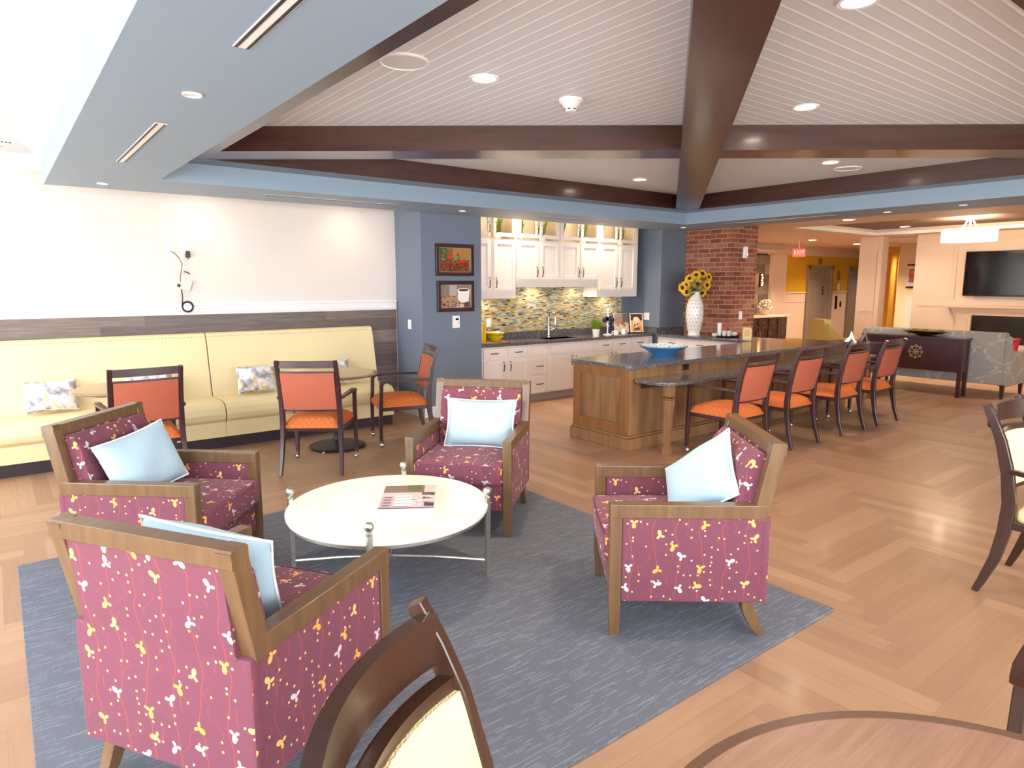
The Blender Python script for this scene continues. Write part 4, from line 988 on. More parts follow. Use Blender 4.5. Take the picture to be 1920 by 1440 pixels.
def coffee2(b, a, c):
    rr = random.Random(5); rect(b, -a, a, -c, c, '8A7A72', -.010); rect(b, -a, a, -c, .05 * c, 'B08858', -.011); rect(b, -a * .4, a * .1, .05 * c, c, 'B0A8A6', -.0112); rect(b, .35 * a, a, -c, -.4 * c, '6E3A28', -.0114)
    ell(b, a * .52, -c * .1, a * .38, c * .52, 'E9E2DA', -.012); rect(b, a * .9, a, -c * .6, c * .4, '8E6E50', -.0121)
    b.color('EFEAE4'); b.poly([(a * .12, -.0122, c * .55), (a * .98, -.0122, c * .55), (a * .90, -.0122, -c * .5), (a * .28, -.0122, -c * .5)])
    ell(b, a * .55, c * .55, a * .43, c * .18, 'F4F0EA', -.0123); ell(b, a * .56, c * .55, a * .36, c * .12, '5A3420', -.0124)
    ell(b, .3 * a, -.85 * c, .3 * a, .2 * c, 'D8BC90', -.0125)
    for k in range(44):
        x = rr.uniform(-a * .93, a * .3); z = rr.uniform(-c * .93, -c * .45); ell(b, x, z, .012, .009, rr.choice(['3A1A12', '5A2A1C', '7A5A66', 'A890A0']), -.0126 - k * .00001, 10, rr.uniform(0, 3))
    for x, z in ((-.85, -.02), (-.72, -.08), (-.5, .0), (-.1, -.02), (-.95, -.1)): ell(b, x * a, z * c, .012, .009, '4A2418', -.0135, 10, x)
framed(4.478, 1.905, .545, .385, 'dark framed picture of red coffee berries, upper on the blue column', coffee1)
framed(4.485, 1.468, .53, .375, 'dark framed picture of a white coffee cup, lower on the blue column', coffee2)

# second counter against the pier
t = thing('side_counter', 'short dark granite counter with white cabinets in front of the brick pier', 'counter')
C2X, C2Y0, C2Y1 = 8.24, 5.2, 6.96
MB().box(C2X, 8.92, C2Y0, C2Y1, .795, .835, .003).build('countertop', granite, t); MB().box(C2X + .06, 8.9, C2Y0 + .04, C2Y1, .10, .795).build('carcass', cab_white, t, 0); MB().box(C2X + .12, 8.9, C2Y0 + .08, C2Y1, 0, .10).build('toe_kick', cab_white, t, 0)
MB().box(C2X, 8.92, C2Y1 - .02, C2Y1 + .008, .835, .93, .002).build('upstand', granite, t)
y = C2Y1 - .06
while y - .5 > C2Y0:
    b = MB(); xf = C2X + .06
    b.box(xf - .018, xf, y - .48, y, .64, .775, .003); d = b.build('drawer', cab_white, t); pull(d, (xf - .018, y - .30, .71), (xf - .018, y - .19, .71), (-.022, 0, 0))
    b = MB(); b.box(xf - .018, xf, y - .48, y, .13, .62, .003); b.box(xf - .022, xf - .018, y - .43, y - .05, .18, .57, .001); d = b.build('door', cab_white, t); pull(d, (xf - .018, y - .44, .47), (xf - .018, y - .44, .59), (-.022, 0, 0))
    y -= .52
# tall vase with sunflowers
t = thing('tall_vase', 'tall white dimpled ceramic vase holding the sunflowers', 'vase', (8.42, 6.36, .835))
MB().lathe([(0, 0), (.085, 0), (.095, .012), (.085, .05), (.10, .10), (.125, .24), (.132, .36), (.122, .47), (.09, .56), (.066, .60), (.062, .64), (.072, .665), (.06, .665), (.05, .62), (0, .60)], 48).build('body', white_ceramic, t)
b = MB()
for j in range(9):
    z = .10 + j * .055; R = [.10, .113, .124, .130, .132, .131, .126, .115, .10][j] + .0015
    for k in range(14): a = 2 * PI * (k + .5 * (j % 2)) / 14; b.ball((R * math.cos(a), R * math.sin(a), z), .0095, 8, sc=(1, 1, 1))
tag(b.build('dimple_pattern', plain('dimple_tan', 'BDAF9A', .5), t), kind='stuff')
rr = random.Random(11); hx, hy, hz = 8.42, 6.36, 1.50
FL = [(-.15, 0, .10), (-.10, .0, .20), (0.0, -.1, .22), (.09, 0, .27), (.19, .0, .22), (.17, .0, .10), (.03, -.15, .11), (-.03, -.12, .03), (-.14, -.05, .0), (.10, -.08, -.02), (.0, .1, .25), (-.2, .02, .06)]
# vectors: a along the view-perpendicular (world (1,-.75)), b toward the viewer
pr = Vector((.79, -.61, 0)); tv = Vector((-.79, -.61, 0))
tl = 0
FN = ['far left of the bunch, lowest edge', 'upper left of the bunch', 'top centre of the bunch', 'topmost of the bunch', 'far right of the bunch, high', 'right side of the bunch, middle height', 'largest, facing the viewer at the centre of the bunch', 'small, just above the vase rim at the centre', 'lower left of the bunch', 'lower right of the bunch, drooping', 'at the back of the bunch', 'leftmost of the bunch']
for k, (a, bb, z) in enumerate(FL):
    c = Vector((hx, hy, hz)) + pr * a - tv * bb * -1 + Vector((0, 0, z))
    nrm = (pr * a * 3 + tv * .6 + Vector((0, 0, (z - .1) * 2.5))).normalized(); R = .10 if k == 6 else rr.uniform(.072, .088)
    q = nrm.to_track_quat('Z', 'Y').to_matrix().to_4x4(); T = Matrix.Translation(c) @ q
    f = empty('sunflower', (0, 0, 0)); f.matrix_world = T; tag(f, 'yellow sunflower, ' + FN[k], 'flower', 'sunflowers in the tall vase')
    b = MB()
    for i in range(22):
        an = 2 * PI * i / 22 + rr.uniform(-.08, .08); l = R * rr.uniform(.9, 1.1); ca, sa = math.cos(an), math.sin(an)
        b.bar([(R * .35 * ca, R * .35 * sa, 0), (l * .7 * ca, l * .7 * sa, .01 + .004 * (i % 2)), (l * ca, l * sa, rr.uniform(-.005, .012))], [.012, .018, .004], [.002, .002, .001])
    b.build('petals', petal, f)
    MB().lathe([(0, .016), (R * .2, .016), (R * .38, .008), (R * .4, -.004), (0, -.008)], 18).build('seed_head', flower_eye, f)
    base = Vector((hx, hy, .835 + .62)) + pr * (a * .15); cl = T.inverted()
    MB().tube([tuple(cl @ base), tuple(cl @ (base.lerp(c, .6) + Vector((0, 0, .03)))), (0, 0, -.006)], .004, 6).build('stem', leaf_green, f)
t = thing('sunflower_leaves', 'grey green leaves hanging around the sunflower bunch', 'leaves', (hx, hy, 1.50))
b = MB()
for k in range(22):
    a = rr.uniform(-.18, .18); bb = rr.uniform(-.05, .12); z = rr.uniform(-.04, .2); p = pr * a + tv * bb + Vector((0, 0, z)); d = (p.normalized() * .09 + Vector((0, 0, rr.uniform(-.06, .0))))
    p0 = p * .5 + Vector((0, 0, 0))
    b.bar([tuple(p0), tuple(p0 + d * .5), tuple(p0 + d * 1.1)], [.01, .055, .006], [.004, .003, .002])
b.build('foliage', leaf_grey, t)
# tray with cups
t = thing('serving_tray', 'black oval tray of cups and packets on the side counter', 'tray', (8.62, 5.93, .835), math.radians(-50))
MB().lathe([(0, 0), (.16, 0), (.175, .012), (.18, .02), (.17, .018), (.155, .008), (0, .006)], 40, sx=1.15, sy=.8).build('dish', black_plastic, t)
def px2(a, d=0): return (8.62 + .79 * a - .5 * d, 5.93 - .61 * a - .5 * d)
for a, d, h, r_, lab in ((-.10, .0, .20, .034, 'tall stack of white paper cups on the black tray'), (-.03, .05, .085, .036, 'white box of sugar packets left of the green lidded cup'), (.04, .05, .085, .036, 'white cup with green sachets on the black tray')):
    x, y = px2(a, d); t = thing('paper_cup', lab, 'cup', (x, y, .842)); MB().lathe([(0, 0), (r_ * .75, 0), (r_, h), (r_ * .92, h), (r_ * .7, .01), (0, .008)], 24).build('cup', white_ceramic, t)
    MB().lathe([(r_ * 1.0, h - .006), (r_ * 1.08, h - .003), (r_ * 1.0, h)], 24).build('rim', white_ceramic, t)
x, y = px2(.12, .03); tag(MB().ball((0, 0, .038), .045, 20, sc=(1.2, 1, .75)).build('lidded_dish', white_ceramic, loc=(x, y, .842)), 'rounded white lidded dish at the right end of the tray', 'dish')
x, y = px2(-.17, .04); tag(MB().lathe([(0, 0), (.035, 0), (.05, .045), (.045, .045), (.03, .008), (0, .006)], 24).build('sauce_cup', white_ceramic, loc=(x, y, .842)), 'low white cup at the left end of the tray', 'cup')
x, y = px2(0, -.06); tag(MB().box(-.03, .03, -.02, .02, 0, .17, .006).build('red_packet', red_item, loc=(x, y, .842), rot=(0, 0, .4)), 'red packet standing behind the cups on the tray', 'packet')
t = thing('napkin_holder', 'cream cardboard holder standing near the island end', 'holder', (8.44, 5.46, .835), math.radians(-52))
MB().prism([(-.06, 0), (.06, 0), (.06, .14), (.05, .17), (-.06, .17)], -.05, .05, 'xz', bev=.003).build('box', cardboard, t); MB().box(-.035, .035, -.053, -.05, .05, .14).build('card', plain('card_tan', 'E0B878', .6), t)

# ------------------------------------------------------------------ wall electrics over the banquette
plate((1.455, YW, 1.99), 0, 'white data outlet high on the white wall, left of the hanging adapter', .075, .115)
plate((1.617, YW, 1.99), 0, 'white power outlet high on the wall holding the black adapter', .075, .115)
t = thing('power_adapter', 'black plug adapter in the high wall outlet', 'adapter', (1.62, YW - .006, 1.925))
MB().box(-.02, .02, -.045, 0, -.04, .03, .004).build('body', black_plastic, t); MB().tube([(0, -.03, -.04), (0, -.03, -.06)], .004).build('strain_relief', black_plastic, t)
tag(MB().tube([(1.62, YW - .035, 1.865), (1.60, YW - .02, 1.78), (1.585, YW - .02, 1.72), (1.56, YW - .04, 1.66), (1.53, YW - .035, 1.62)], .0025, 6).build('adapter_cable', white_plastic), 'thin pale cable hanging down from the black adapter', 'cable')
grey_cable = plain('grey_cable', '6B5C52', .5)
tag(MB().tube([(1.46, YW - .01, 1.95), (1.49, YW - .04, 1.93), (1.53, YW - .05, 1.88), (1.555, YW - .05, 1.82), (1.545, YW - .045, 1.75), (1.53, YW - .04, 1.69), (1.53, YW - .035, 1.64)], .0045, 8).build('data_cable', grey_cable), 'grey brown cable curling from the left data outlet down to the white box', 'cable')
t = thing('network_box', 'small tilted white network box dangling on the white wall', 'network box', (1.58, YW - .03, 1.61), 0); t.rotation_euler = (0, .35, 0)
MB().box(-.05, .05, -.012, .012, -.055, .055, .004).build('case', plain('box_tan', 'E0D2C6', .5), t); MB().box(-.075, -.045, -.014, .01, -.045, -.015, .003).build('connector', black_plastic, t)
tie = MB(); tie.bar([(1.57, YW - .03, 1.745), (1.60, YW - .035, 1.735), (1.625, YW - .03, 1.72)], .012, .01); tag(tie.build('cable_tie', black_plastic), 'black cable tie on the pale cable above the white box', 'cable tie')
cp = [(1.535, YW - .03, 1.56), (1.535, YW - .06, 1.50), (1.53, YW - .07, 1.44)]
for k in range(49): a = PI - k * 2 * PI / 16; r_ = .055 - .004 * (k // 16); cp.append((1.572 + r_ * math.cos(a), YW - .085 + .004 * (k // 16), 1.385 + r_ * math.sin(a)))
tag(MB().tube(cp, .0055, 8).build('coiled_cable', black_plastic), 'black cable coiled in a loop just above the dark boards', 'cable')

# ------------------------------------------------------------------ dark chairs and round table in the foreground
def make_cream_chair(label, wood_m, arms=True):
    t = thing('klismos_chair', label, 'chair', (0, 0, 0), 0, 'dark framed cream chairs')
    def post(s_): return [(s_ * .262, -.345, 0), (s_ * .258, -.322, .06), (s_ * .252, -.275, .20), (s_ * .246, -.25, .35), (s_ * .244, -.24, .50), (s_ * .244, -.262, .66), (s_ * .244, -.305, .82), (s_ * .244, -.345, .92), (s_ * .244, -.385, 1.0)]
    for s_ in (-1, 1):
        MB().bar(post(s_), [.024, .028, .032, .034, .034, .034, .034, .034, .034], [.03, .038, .05, .058, .062, .056, .048, .04, .032], up=(0, 1, 0), c=.15).build('rear_leg', wood_m, t)
        MB().bar([(s_ * .27, .27, 0), (s_ * .27, .255, .2), (s_ * .27, .24, .42), (s_ * .272, .22, .63 if arms else .44)], [.026, .032, .036, .032], [.028, .034, .04, .034], up=(0, 1, 0), c=.2).build('front_leg', wood_m, t)
        if arms: MB().bar([(s_ * .255, -.25, .675), (s_ * .275, -.1, .668), (s_ * .288, .08, .66), (s_ * .28, .20, .65), (s_ * .274, .25, .638)], [.03, .038, .046, .046, .04], [.026, .024, .024, .026, .028], c=.3).build('arm', wood_m, t)
    b = MB(); b.prism([(-.25, -.23), (.25, -.23), (.265, .25), (-.265, .25)], .37, .415, bev=.006).build('seat_frame', wood_m, t)
    b = MB(); b.box(-.245, .245, -.215, .262, .405, .49, .035, 4).build('seat', woven, t)
    def yb(z):
        pts = [(.50, -.24), (.66, -.262), (.82, -.305), (.92, -.345), (1.0, -.385)]
        for (a, c), (e, f) in zip(pts, pts[1:]):
            if z <= e: return c + (f - c) * (z - a) / (e - a)
        return -.385
    def rail(nm, z0, z1, th, bow=.055, wide=.238):
        bm = MB(); P = []
        for k in range(13): u = -1 + k / 6; P.append((u * wide, yb((z0 + z1) / 2) - bow * (1 - u * u), (z0 + z1) / 2))
        bm.sweep(P, lambda i: [(th / 2, (z1 - z0) / 2), (-th / 2, (z1 - z0) / 2 + 0), (-th / 2 - 0, -(z1 - z0) / 2), (th / 2, -(z1 - z0) / 2)]); bm.build(nm, wood_m, t)
    rail('top_rail', .882, .985, .03); rail('middle_rail', .828, .862, .03); rail('lower_rail', .53, .56, .026)
    b = MB(); bm = bmesh.new(); G = {}
    for sd in (1, -1):
        for i in range(13):
            for j in range(9):
                u = -1 + i / 6; z = .555 + .278 * j / 8; bul = (max(0, 1 - abs(u) ** 4) * max(0, 1 - abs(j / 4 - 1) ** 4)) ** .5 * .016
                G[sd, i, j] = bm.verts.new((u * .226, yb(z) - .055 * (1 - u * u) + sd * (.018 + bul), z))
        for i in range(12):
            for j in range(8): bm.faces.new([G[sd, i, j], G[sd, i + 1, j], G[sd, i + 1, j + 1], G[sd, i, j + 1]])
    rim = [(i, 0) for i in range(12)] + [(12, j) for j in range(8)] + [(i, 8) for i in range(12, 0, -1)] + [(0, j) for j in range(8, 0, -1)]
    for k in range(len(rim)): p, q = rim[k], rim[(k + 1) % len(rim)]; bm.faces.new([G[(1,) + p], G[(1,) + q], G[(-1,) + q], G[(-1,) + p]])
    bmesh.ops.recalc_face_normals(bm, faces=bm.faces); b.merge(bm); b.build('back_pad', woven, t, 50)
    pts = [(u_ * .226, yb(.825) - .055 * (1 - u_ * u_) - .03, .826) for u_ in [-1 + k / 6 for k in range(13)]]
    MB().tube(pts, .006, 6).build('welt', woven, t)
    return t
kc = make_cream_chair('dark curved chair with cream woven back, cut by the bottom edge of the photo', espresso2, False)
kc.location = (.665, .64, 0); kc.rotation_euler = (0, 0, facing(-50))
ka = make_cream_chair('x', espresso2)
ka.location = (4.27, .80, 0); ka.rotation_euler = (0, 0, facing(-90)); ka['label'] = 'dark splay-legged chair with cream back at the right edge, far from the round table'
#(4.26, .81, 0), facing(-90), 'dark splay-legged chair with cream back at the right edge, far from the round table', 'dark framed cream chairs')
copy_thing(ka, (2.185, .165, 0), facing(180), 'dark wooden chair of which only a brown arm post shows at the lower right edge', 'dark framed cream chairs')
t = thing('round_table', 'round wooden table with a brown rim at the bottom right corner', 'table', (.98, .10, 0))
MB().lathe([(0, .722), (.555, .722), (.555, .7505), (0, .7505)], 96).build('table_top', table_wood, t)
MB().lathe([(.553, .715), (.575, .715), (.583, .722), (.583, .742), (.578, .75), (.553, .752), (.553, .715)], 96).build('rim', table_edge, t)
MB().lathe([(.04, .722), (.04, .06), (.30, .03), (.30, 0), (0, 0)], 40).build('pedestal', black_iron, t)

# ------------------------------------------------------------------ lobby furniture
t = thing('sofa', 'long grey sofa with pale ogee pattern, seen from behind', 'sofa')
SXa, SXb, SYa, SYb = 11.12, 12.05, 3.08, 5.08
MB().prism([(SXa, .20), (SXa - .02, .92), (SXa + .03, .945), (SXa + .14, .93), (SXa + .22, .45), (SXa + .22, .20)], SYa + .05, SYb - .05, 'xz', bev=.015).build('backrest', sofa_fab, t)
MB().box(SXa + .15, SXb - .02, SYa + .05, SYb - .05, .18, .33, .01).build('base', sofa_fab, t)
for k in range(3): w = (SYb - SYa - .3) / 3; MB().box(SXa + .2, SXb, SYa + .15 + k * w, SYa + .15 + (k + 1) * w - .01, .33, .47, .04, 3).build('seat_cushion', sofa_fab, t)
for s_, y in ((1, SYa), (-1, SYb)):
    MB().prism([(SXa + .05, .18), (SXb, .18), (SXb, .60), (SXb - .06, .66), (SXa + .35, .64), (SXa + .10, .72), (SXa + .02, .90)], y - .02 if s_ > 0 else y - .12, y + .12 if s_ > 0 else y + .02, 'xz', bev=.015).build('arm', sofa_fab, t)
for x in (SXa + .06, SXb - .07):
    for y in (SYa + .05, SYb - .06): MB().bar([(x, y, 0), (x, y, .2)], [.035, .06], [.035, .06], up=(0, 1, 0)).build('leg', espresso, t)
pillow((11.7, 3.35, .62), -PI / 2, -.2, 'red orange pillow at the right end of the grey sofa', .45, .45, .16, red_item, None)
t = thing('console_table', 'dark brown console table with a round wheel emblem, behind the sofa', 'console table', (0, 0, 0))
MB().box(10.80, 11.08, 3.52, 4.95, .815, .85, .004).build('table_top', espresso, t); MB().box(10.815, 11.07, 3.55, 4.92, .36, .815, .004).build('body', espresso, t)
for x in (10.83, 11.05):
    for y in (3.56, 4.91): MB().bar([(x, y, 0), (x, y, .82)], .05, .05, up=(0, 1, 0)).build('leg', espresso, t)
b = MB(); T = Matrix.Translation((10.808, 4.15, .62)) @ Matrix.Rotation(PI / 2, 4, 'Y')
brass = plain('pale_brass', 'C0AC8A', .35, .8)
for rr_ in (.035, .085): b.tube([(rr_ * math.cos(a), rr_ * math.sin(a), 0) for a in [2 * PI * k / 24 for k in range(24)]], .005, 6, True, T=T)
for k in range(8):
    a = k * PI / 4; b.tube([(0, 0, 0), (.10 * math.cos(a), .10 * math.sin(a), 0)], .005, 6, T=T)
    b.tube([(.085 * math.cos(a) + .018 * math.cos(c), .085 * math.sin(a) + .018 * math.sin(c), 0) for c in [2 * PI * q / 10 for q in range(10)]], .004, 6, True, T=T)
b.build('emblem', brass, t)
t = thing('long_bowl', 'long dark bowl heaped with green moss balls on the console', 'bowl', (10.95, 4.10, .85), PI / 2)
MB().lathe([(0, 0), (.08, 0), (.10, .01), (.30, .065), (.33, .075), (.31, .075), (.09, .02), (0, .015)], 40, sx=1.0, sy=.45).build('dish', espresso, t)
moss = plain('moss', '6E6A2A', .9, var=.4, vs=60)
for k in range(11):
    o = MB().ball((0, 0, 0), .036, 12).build('moss_ball', moss, loc=(10.95 + random.uniform(-.05, .05), 3.88 + k * .043, .905 + random.uniform(-.005, .015)))
    tag(o, 'green brown moss ball heaped in the long dark bowl', 'moss ball', 'moss balls in the long bowl')
# dark end table and silver sculpture, wing chair
t = thing('end_table', 'dark square table behind the bar chairs holding the silver sculpture', 'table', (10.15, 4.80, 0))
MB().box(-.35, .35, -.35, .35, .71, .75, .004).build('table_top', espresso, t); MB().box(-.32, .32, -.32, .32, .62, .71).build('apron', espresso, t)
for x in (-.31, .31):
    for y in (-.31, .31): MB().bar([(x, y, 0), (x, y, .64)], [.03, .05], [.03, .05], up=(0, 1, 0)).build('leg', espresso, t)
t = thing('sculpture', 'pair of pointed chrome and bronze sail sculptures on the end table', 'sculpture', (10.10, 4.66, .75), math.radians(-52))
for dx, h, w, mt in ((-.12, .17, .085, chrome), (.06, .23, .09, bronze)):
    b = MB(); b.bar([(dx - w, 0, 0.005), (dx - w * .5, 0, .035), (dx + .0, 0, h * .5), (dx + .01, 0, h)], [.03, .05, .035, .006], [.02, .03, .02, .004], up=(0, 1, 0)); b.bar([(dx + w, 0, .005), (dx + w * .5, 0, .045), (dx + .03, 0, h * .5), (dx + .01, 0, h)], [.03, .03, .02, .006], [.02, .02, .02, .004], up=(0, 1, 0))
    b.box(dx - w, dx + w, -.03, .03, 0, .012, .005); b.build('sail', mt, t)
ych = plain('mustard_fabric', 'C9B56A', .8, var=.12, vs=30, bump=.2)
t = thing('wing_chair', 'mustard yellow upholstered armchair beyond the island end', 'armchair', (12.62, 6.24, 0), facing(-38))
MB().prism([(-.32, .4), (-.30, .85), (-.24, .96), (.24, .96), (.30, .85), (.32, .4)], -.38, -.24, 'xz', bev=.02).build('backrest', ych, t)
for s_ in (-1, 1): MB().prism([(-.38, .12), (.30, .12), (.30, .56), (.22, .62), (-.10, .64), (-.25, .80), (-.36, .90)], s_ * .36 - .06, s_ * .36 + .06, 'yz', bev=.015).build('arm', ych, t)
MB().box(-.30, .30, -.3, .34, .12, .44, .03).build('seat', ych, t)
for x in (-.3, .3):
    for y in (-.3, .28): MB().bar([(x, y, 0), (x, y, .13)], .04, .04, up=(0, 1, 0)).build('leg', espresso, t)
# fireplace
t = thing('fireplace', 'cream fireplace mantel with a wide dark glass firebox', 'fireplace')
MB().box(XT - .22, XT, 2.95, 4.97, 1.19, 1.23, .008).build('mantel_shelf', cream_wall, t)
b = MB(); b.prism([(XT, 1.19), (XT - .19, 1.19), (XT - .15, 1.14), (XT - .12, 1.12), (XT - .10, 1.09), (XT, 1.09)], 3.02, 4.86, 'xz'); b.box(XT - .08, XT, 3.1, 4.80, 1.05, 1.12, .003); b.build('cornice', cream_wall, t)
b = MB(); b.box(XT - .08, XT, 4.55, 4.80, 0, 1.05, .004); b.box(XT - .08, XT, 3.10, 3.36, 0, 1.05, .004); b.box(XT - .095, XT, 4.60, 4.75, .40, .98, .004); b.box(XT - .08, XT, 3.36, 4.55, 0, .55, .004); b.build('surround', cream_wall, t)
MB().box(XT - .03, XT, 3.36, 4.55, .55, 1.10, .002).build('firebox', fire_glass, t); MB().box(XT - .045, XT, 3.36, 4.55, .70, .73, .002).build('louvre', black_plastic, t)
t = thing('television', 'large black flat television above the mantel', 'television')
MB().box(XT - .07, XT - .02, 3.28, 4.73, 1.40, 2.20, .006).build('body', black_plastic, t); MB().box(XT - .073, XT - .069, 3.295, 4.715, 1.42, 2.185).build('screen', glass_dark, t, 0)
MB().box(XT - .045, XT, 3.4, 4.55, 1.36, 1.395, .003).build('soundbar', plain('soundbar_grey', 'A89A92', .4), t)
# drum lamp
t = thing('drum_lamp', 'glowing rectangular drum ceiling lamp in front of the television', 'ceiling lamp', (12.5, 4.17, zl + .11))
MB().box(-.07, .07, -.09, .09, -.02, 0, .004).build('canopy', trim_white, t)
MB().lathe([(.36, -.37), (.375, -.37), (.375, -.17), (.36, -.17), (.36, -.37)], 48, sx=.75, sy=1.04).build('shade', lamp_shade, t)
MB().lathe([(0, -.36), (.35, -.36), (.35, -.355), (0, -.355)], 40, sx=.75, sy=1.04).build('diffuser', lamp_shade, t)
b = MB()
for s_ in (-1, 1): b.tube([(0, s_ * .03, -.02), (0, s_ * .06, -.07), (0, s_ * .09, -.13), (0, s_ * .17, -.18)], .012, 8)
b.tube([(0, 0, -.02), (0, 0, -.2)], .014, 8); b.build('stem', trim_white, t)
light('lamp_glow', 'POINT', (0, 0, -.12), 30, WARM, .08, parent=t); light('lamp_glow', 'SPOT', (0, 0, -.42), 120, WARM, .2, parent=t, spot=1.9, blend=.9)
for x, y, l, e in ((14.0, 7.6, 'glowing recessed light in cream lobby ceiling above the exit sign', 140), (16.2, 7.7, 'glowing recessed light in cream lobby ceiling left of the white pillar', 150)):
    downlight((x, y, zl - .001), .085, l, e)
downlight((16.0, 6.35, zl - .001), .085, 'glowing recessed light in the passage right of the white pillar', 100)
downlight((13.35, 5.5, zl + .109), .085, 'glowing recessed light in the dark brown tray ceiling', 50)
for x, y in ((10.0, 1.0), (12.3, 1.6), (10.0, 4.9), (10.6, 7.9), (19.0, 7.7)): downlight((x, y, zl - .001 if x != 12.3 else zl + .109), .085, 'extra recessed light added to the lobby ceiling', 90, group='extra lobby ceiling lights out of view')  # extra downlights added beyond the view for more lobby light
# exit sign
t = thing('exit_sign', 'red lit EXIT sign hanging before the elevators', 'sign', (14.2, 8.0, 2.30), math.radians(-38))
MB().box(-.14, .14, -.015, .015, -.09, .09, .005).build('panel', exit_red, t)
cu = bpy.data.curves.new('exit_text', 'FONT'); cu.body = 'EXIT'; cu.size = .12; cu.align_x = 'CENTER'; cu.align_y = 'CENTER'; cu.extrude = .001
fo = bpy.data.objects.new('tmp', cu); COL.objects.link(fo); dg = bpy.context.evaluated_depsgraph_get(); me = bpy.data.meshes.new_from_object(fo.evaluated_get(dg)); bpy.data.objects.remove(fo)
lt = bpy.data.objects.new('lettering', me); me.materials.append(exit_letter); COL.objects.link(lt); lt.parent = t; lt.rotation_euler = (PI / 2, 0, 0); lt.location = (0, -.0165, 0)
b = MB(); b.tube([(0, 0, .09), (0, 0, .25)], .01); b.build('stem', white_plastic, t)
# elevators
for k, (p, q) in enumerate(((16.40, 17.68), (18.55, 19.85))):
    b = MB(); b.box(p, p + .09, 8.94, 9.0, 0, 2.08, .004); b.box(q - .09, q, 8.94, 9.0, 0, 2.08, .004); b.box(p, q, 8.94, 9.0, 2.0, 2.08, .004)
    d = struct('door_%d' % (k + 1), b, steel); m_ = (p + q) / 2
    MB().box(p + .09, m_ - .003, 8.975, 8.99, 0, 2.0, .002).build('door_leaf', steel, d); MB().box(m_ + .003, q - .09, 8.975, 8.99, 0, 2.0, .002).build('door_leaf', steel, d)
    b = MB(); b.box(m_ + .13, m_ + .22, 8.972, 8.976, 1.42, 1.47); b.box(m_ + .13, m_ + .22, 8.972, 8.976, 1.34, 1.39); b.box(m_ + .14, m_ + .2, 8.972, 8.976, 1.50, 1.55); b.build('floor_mark', black_plastic, d)
    o = MB().box(m_ - .09, m_ + .09, 8.985, 9.0, 2.12, 2.27, .003).build('floor_indicator', plain('indicator_brown' + str(k), '9A6A2A', .5)); tag(o, ['small brown indicator plate above the left elevator', 'small brown indicator plate above the right elevator'][k], 'indicator')
for z0_, z1_, w_, nm, lab in ((1.72, 1.95, .08, 'wall_plaque', 'narrow plaque on yellow wall between the elevators'), (1.45, 1.62, .11, 'call_panel', 'small call button panel between the elevators'), (.95, 1.3, .1, 'notice', 'tall dark notice strip on the white panelling between the elevators'), (1.0, 1.14, .07, 'notice', 'short dark notice on the white panelling between the elevators')):
    x = 18.02 if nm != 'notice' else (17.95 if z0_ < 1 else 18.2); tag(MB().box(x - w_ / 2, x + w_ / 2, 8.96, 8.975, z0_, z1_, .002).build(nm, {'wall_plaque': plain('plaque' , 'A88038', .5), 'call_panel': white_plastic, 'notice': bronze}[nm]), lab, nm.replace('_', ' '))
# buffet cabinet
t = thing('buffet_cabinet', 'dark brown buffet cabinet with silver pulls before the patchwork tile', 'cabinet')
MB().box(12.90, 14.50, 8.36, 8.98, .10, .87).build('carcass', espresso, t, 0); MB().box(12.87, 14.62, 8.33, 8.985, .87, .905, .004).build('countertop', cream_wall, t)
MB().box(12.95, 14.45, 8.42, 8.98, 0, .10).build('toe_kick', toe_dark, t)
for k, (p, q) in enumerate(((12.93, 13.30), (13.33, 13.68), (13.72, 14.06))):
    d = door(t, p, q, .68, .85, 8.34, 'drawer', rail=.03, mat=espresso); c = (p + q) / 2; pull(d, (c - .05, 8.34, .765), (c + .05, 8.34, .765), (0, -.03, 0), chrome)
    d = door(t, p, q, .13, .66, 8.34, mat=espresso); hx = q - .04 if k == 0 else p + .04; pull(d, (hx, 8.34, .45), (hx, 8.34, .60), (0, -.03, 0), chrome)
for z0_, z1_ in ((.68, .85), (.42, .66), (.13, .40)): d = door(t, 14.10, 14.47, z0_, z1_, 8.34, 'drawer', rail=.03, mat=espresso); pull(d, (14.235, 8.34, (z0_ + z1_) / 2), (14.335, 8.34, (z0_ + z1_) / 2), (0, -.03, 0), chrome)
t = thing('white_bouquet', 'bunch of white flowers in a cream bowl on the buffet', 'flowers', (14.05, 8.66, .905))
MB().lathe([(0, 0), (.07, 0), (.12, .08), (.13, .13), (.115, .13), (.10, .08), (0, .02)], 28).build('bowl', cream_wall, t)
rr = random.Random(3); b = MB()
for k in range(40): b.ball((rr.uniform(-.13, .13), rr.uniform(-.13, .13), .19 + rr.uniform(-.05, .14)), .035, 8)
b.build('blossoms', plain('blossom', 'E8D9C0', .8), t); b = MB()
for k in range(16): a = rr.uniform(0, 6.28); b.bar([(0, 0, .12), (.1 * math.cos(a), .1 * math.sin(a), .15), (.15 * math.cos(a), .15 * math.sin(a), .12)], [.01, .03, .004], [.003, .003, .001])
b.build('leaves', leaf_grey, t)
t = thing('decanter', 'patterned glass decanter with a white neck on the buffet', 'decanter', (13.15, 8.66, .905))
MB().lathe([(0, 0), (.10, 0), (.12, .05), (.11, .18), (.05, .28), (.03, .30), (0, .30)], 28).build('body', plain('decanter_glass', 'B9B2A0', .2, coat=.4), t); MB().lathe([(.02, .30), (.02, .42), (.024, .43), (0, .43)], 20).build('neck', white_ceramic, t)
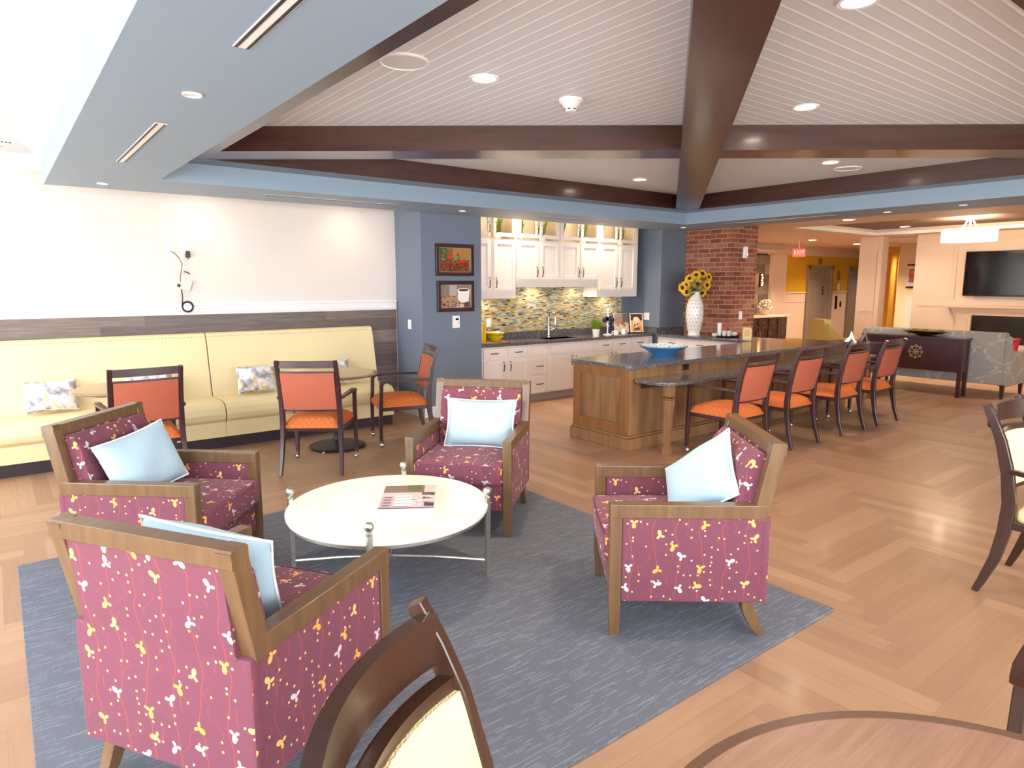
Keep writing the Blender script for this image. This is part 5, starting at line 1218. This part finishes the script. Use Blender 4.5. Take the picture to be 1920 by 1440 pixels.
for x, l in ((13.05, 'cluster of glowing orange sconce bulbs left on the patchwork tile'), (14.28, 'cluster of glowing orange sconce bulbs right on the patchwork tile')):
    t = thing('wall_sconce', l, 'sconce', (x, 8.94, 1.70)); MB().box(-.02, .02, 0, .045, -.15, .15, .004).build('backplate', bronze, t)
    b = MB()
    for dx, dz in ((-.02, .12), (.015, .06), (-.01, 0), (.02, -.06), (0, -.11)): b.ball((dx, -.03, dz), .018, 10)
    b.build('bulb', candle_glow, t)
b = MB(); b.tube([(12.95, 8.94, 2.30), (14.5, 8.94, 2.30)], .015, 8); tag(b.build('curtain_rod', black_iron), 'thin black rod over the patchwork tile', 'rod')
# passage details
b = MB()
pts = [];
for k in range(13): pts.append((16.2 + .04 * math.sin(k * 1.3), 6.74 + k * .034))
poly = pts + [(p[0] + .02, p[1]) for p in reversed(pts)]
b.prism([(p[0], p[1]) for p in poly], .02, 2.45); tag(b.build('curtain', curtain), 'golden yellow curtain in the passage right of the white pillar', 'curtain')
t = thing('wall_art', 'framed red and grey abstract picture in the passage', 'picture', (17.28, 6.80, 1.80), -PI / 2)
b = MB(); b.box(-.17, .17, 0, .018, -.26, .26, .004); b.build('mat_board', trim_white, t); b = MB(); b.box(-.18, .18, -.01, .018, .24, .28, .003); b.box(-.18, .18, -.01, .018, -.28, -.24, .003); b.build('frame_bar', espresso, t)
b = MB(); rect(b, -.13, .13, -.15, .17, '8A97A4', -.002); ell(b, -.05, .02, .09, .11, 'D86A5A', -.003); ell(b, -.06, .09, .05, .05, 'E88A70', -.004); rect(b, -.13, -.02, .1, .17, 'C87A70', -.0035); b.build('print', paint, t, 0)
b = MB(); b.box(17.25, 17.3, 6.35, 6.95, .0, 1.33, .004); b.box(17.24, 17.26, 6.42, 6.88, .15, 1.22, .004); struct('trim_17', b, trim_white)
b = MB(); b.box(13.0 + 1.9, 16.6, 5.55, 6.75, zl - .012, zl - .002); struct('trim_18', b, trim_white, 0)
# thin exterior ground beyond the unseen windows, made bright to bounce light onto ceilings
struct('ground', MB().box(-40, 40, -45, 45, -.3, -.12), plain('bounce_ground', 'DAD8D2', .8), 0)
struct('light_seal_slab', MB().box(-2.4, 22.15, -2.6, 9.2, 2.86, 2.95), wall_white, 0)  # unseen slab added over the ceilings to stop sky light leaking in
bpy.context.view_layer.update()
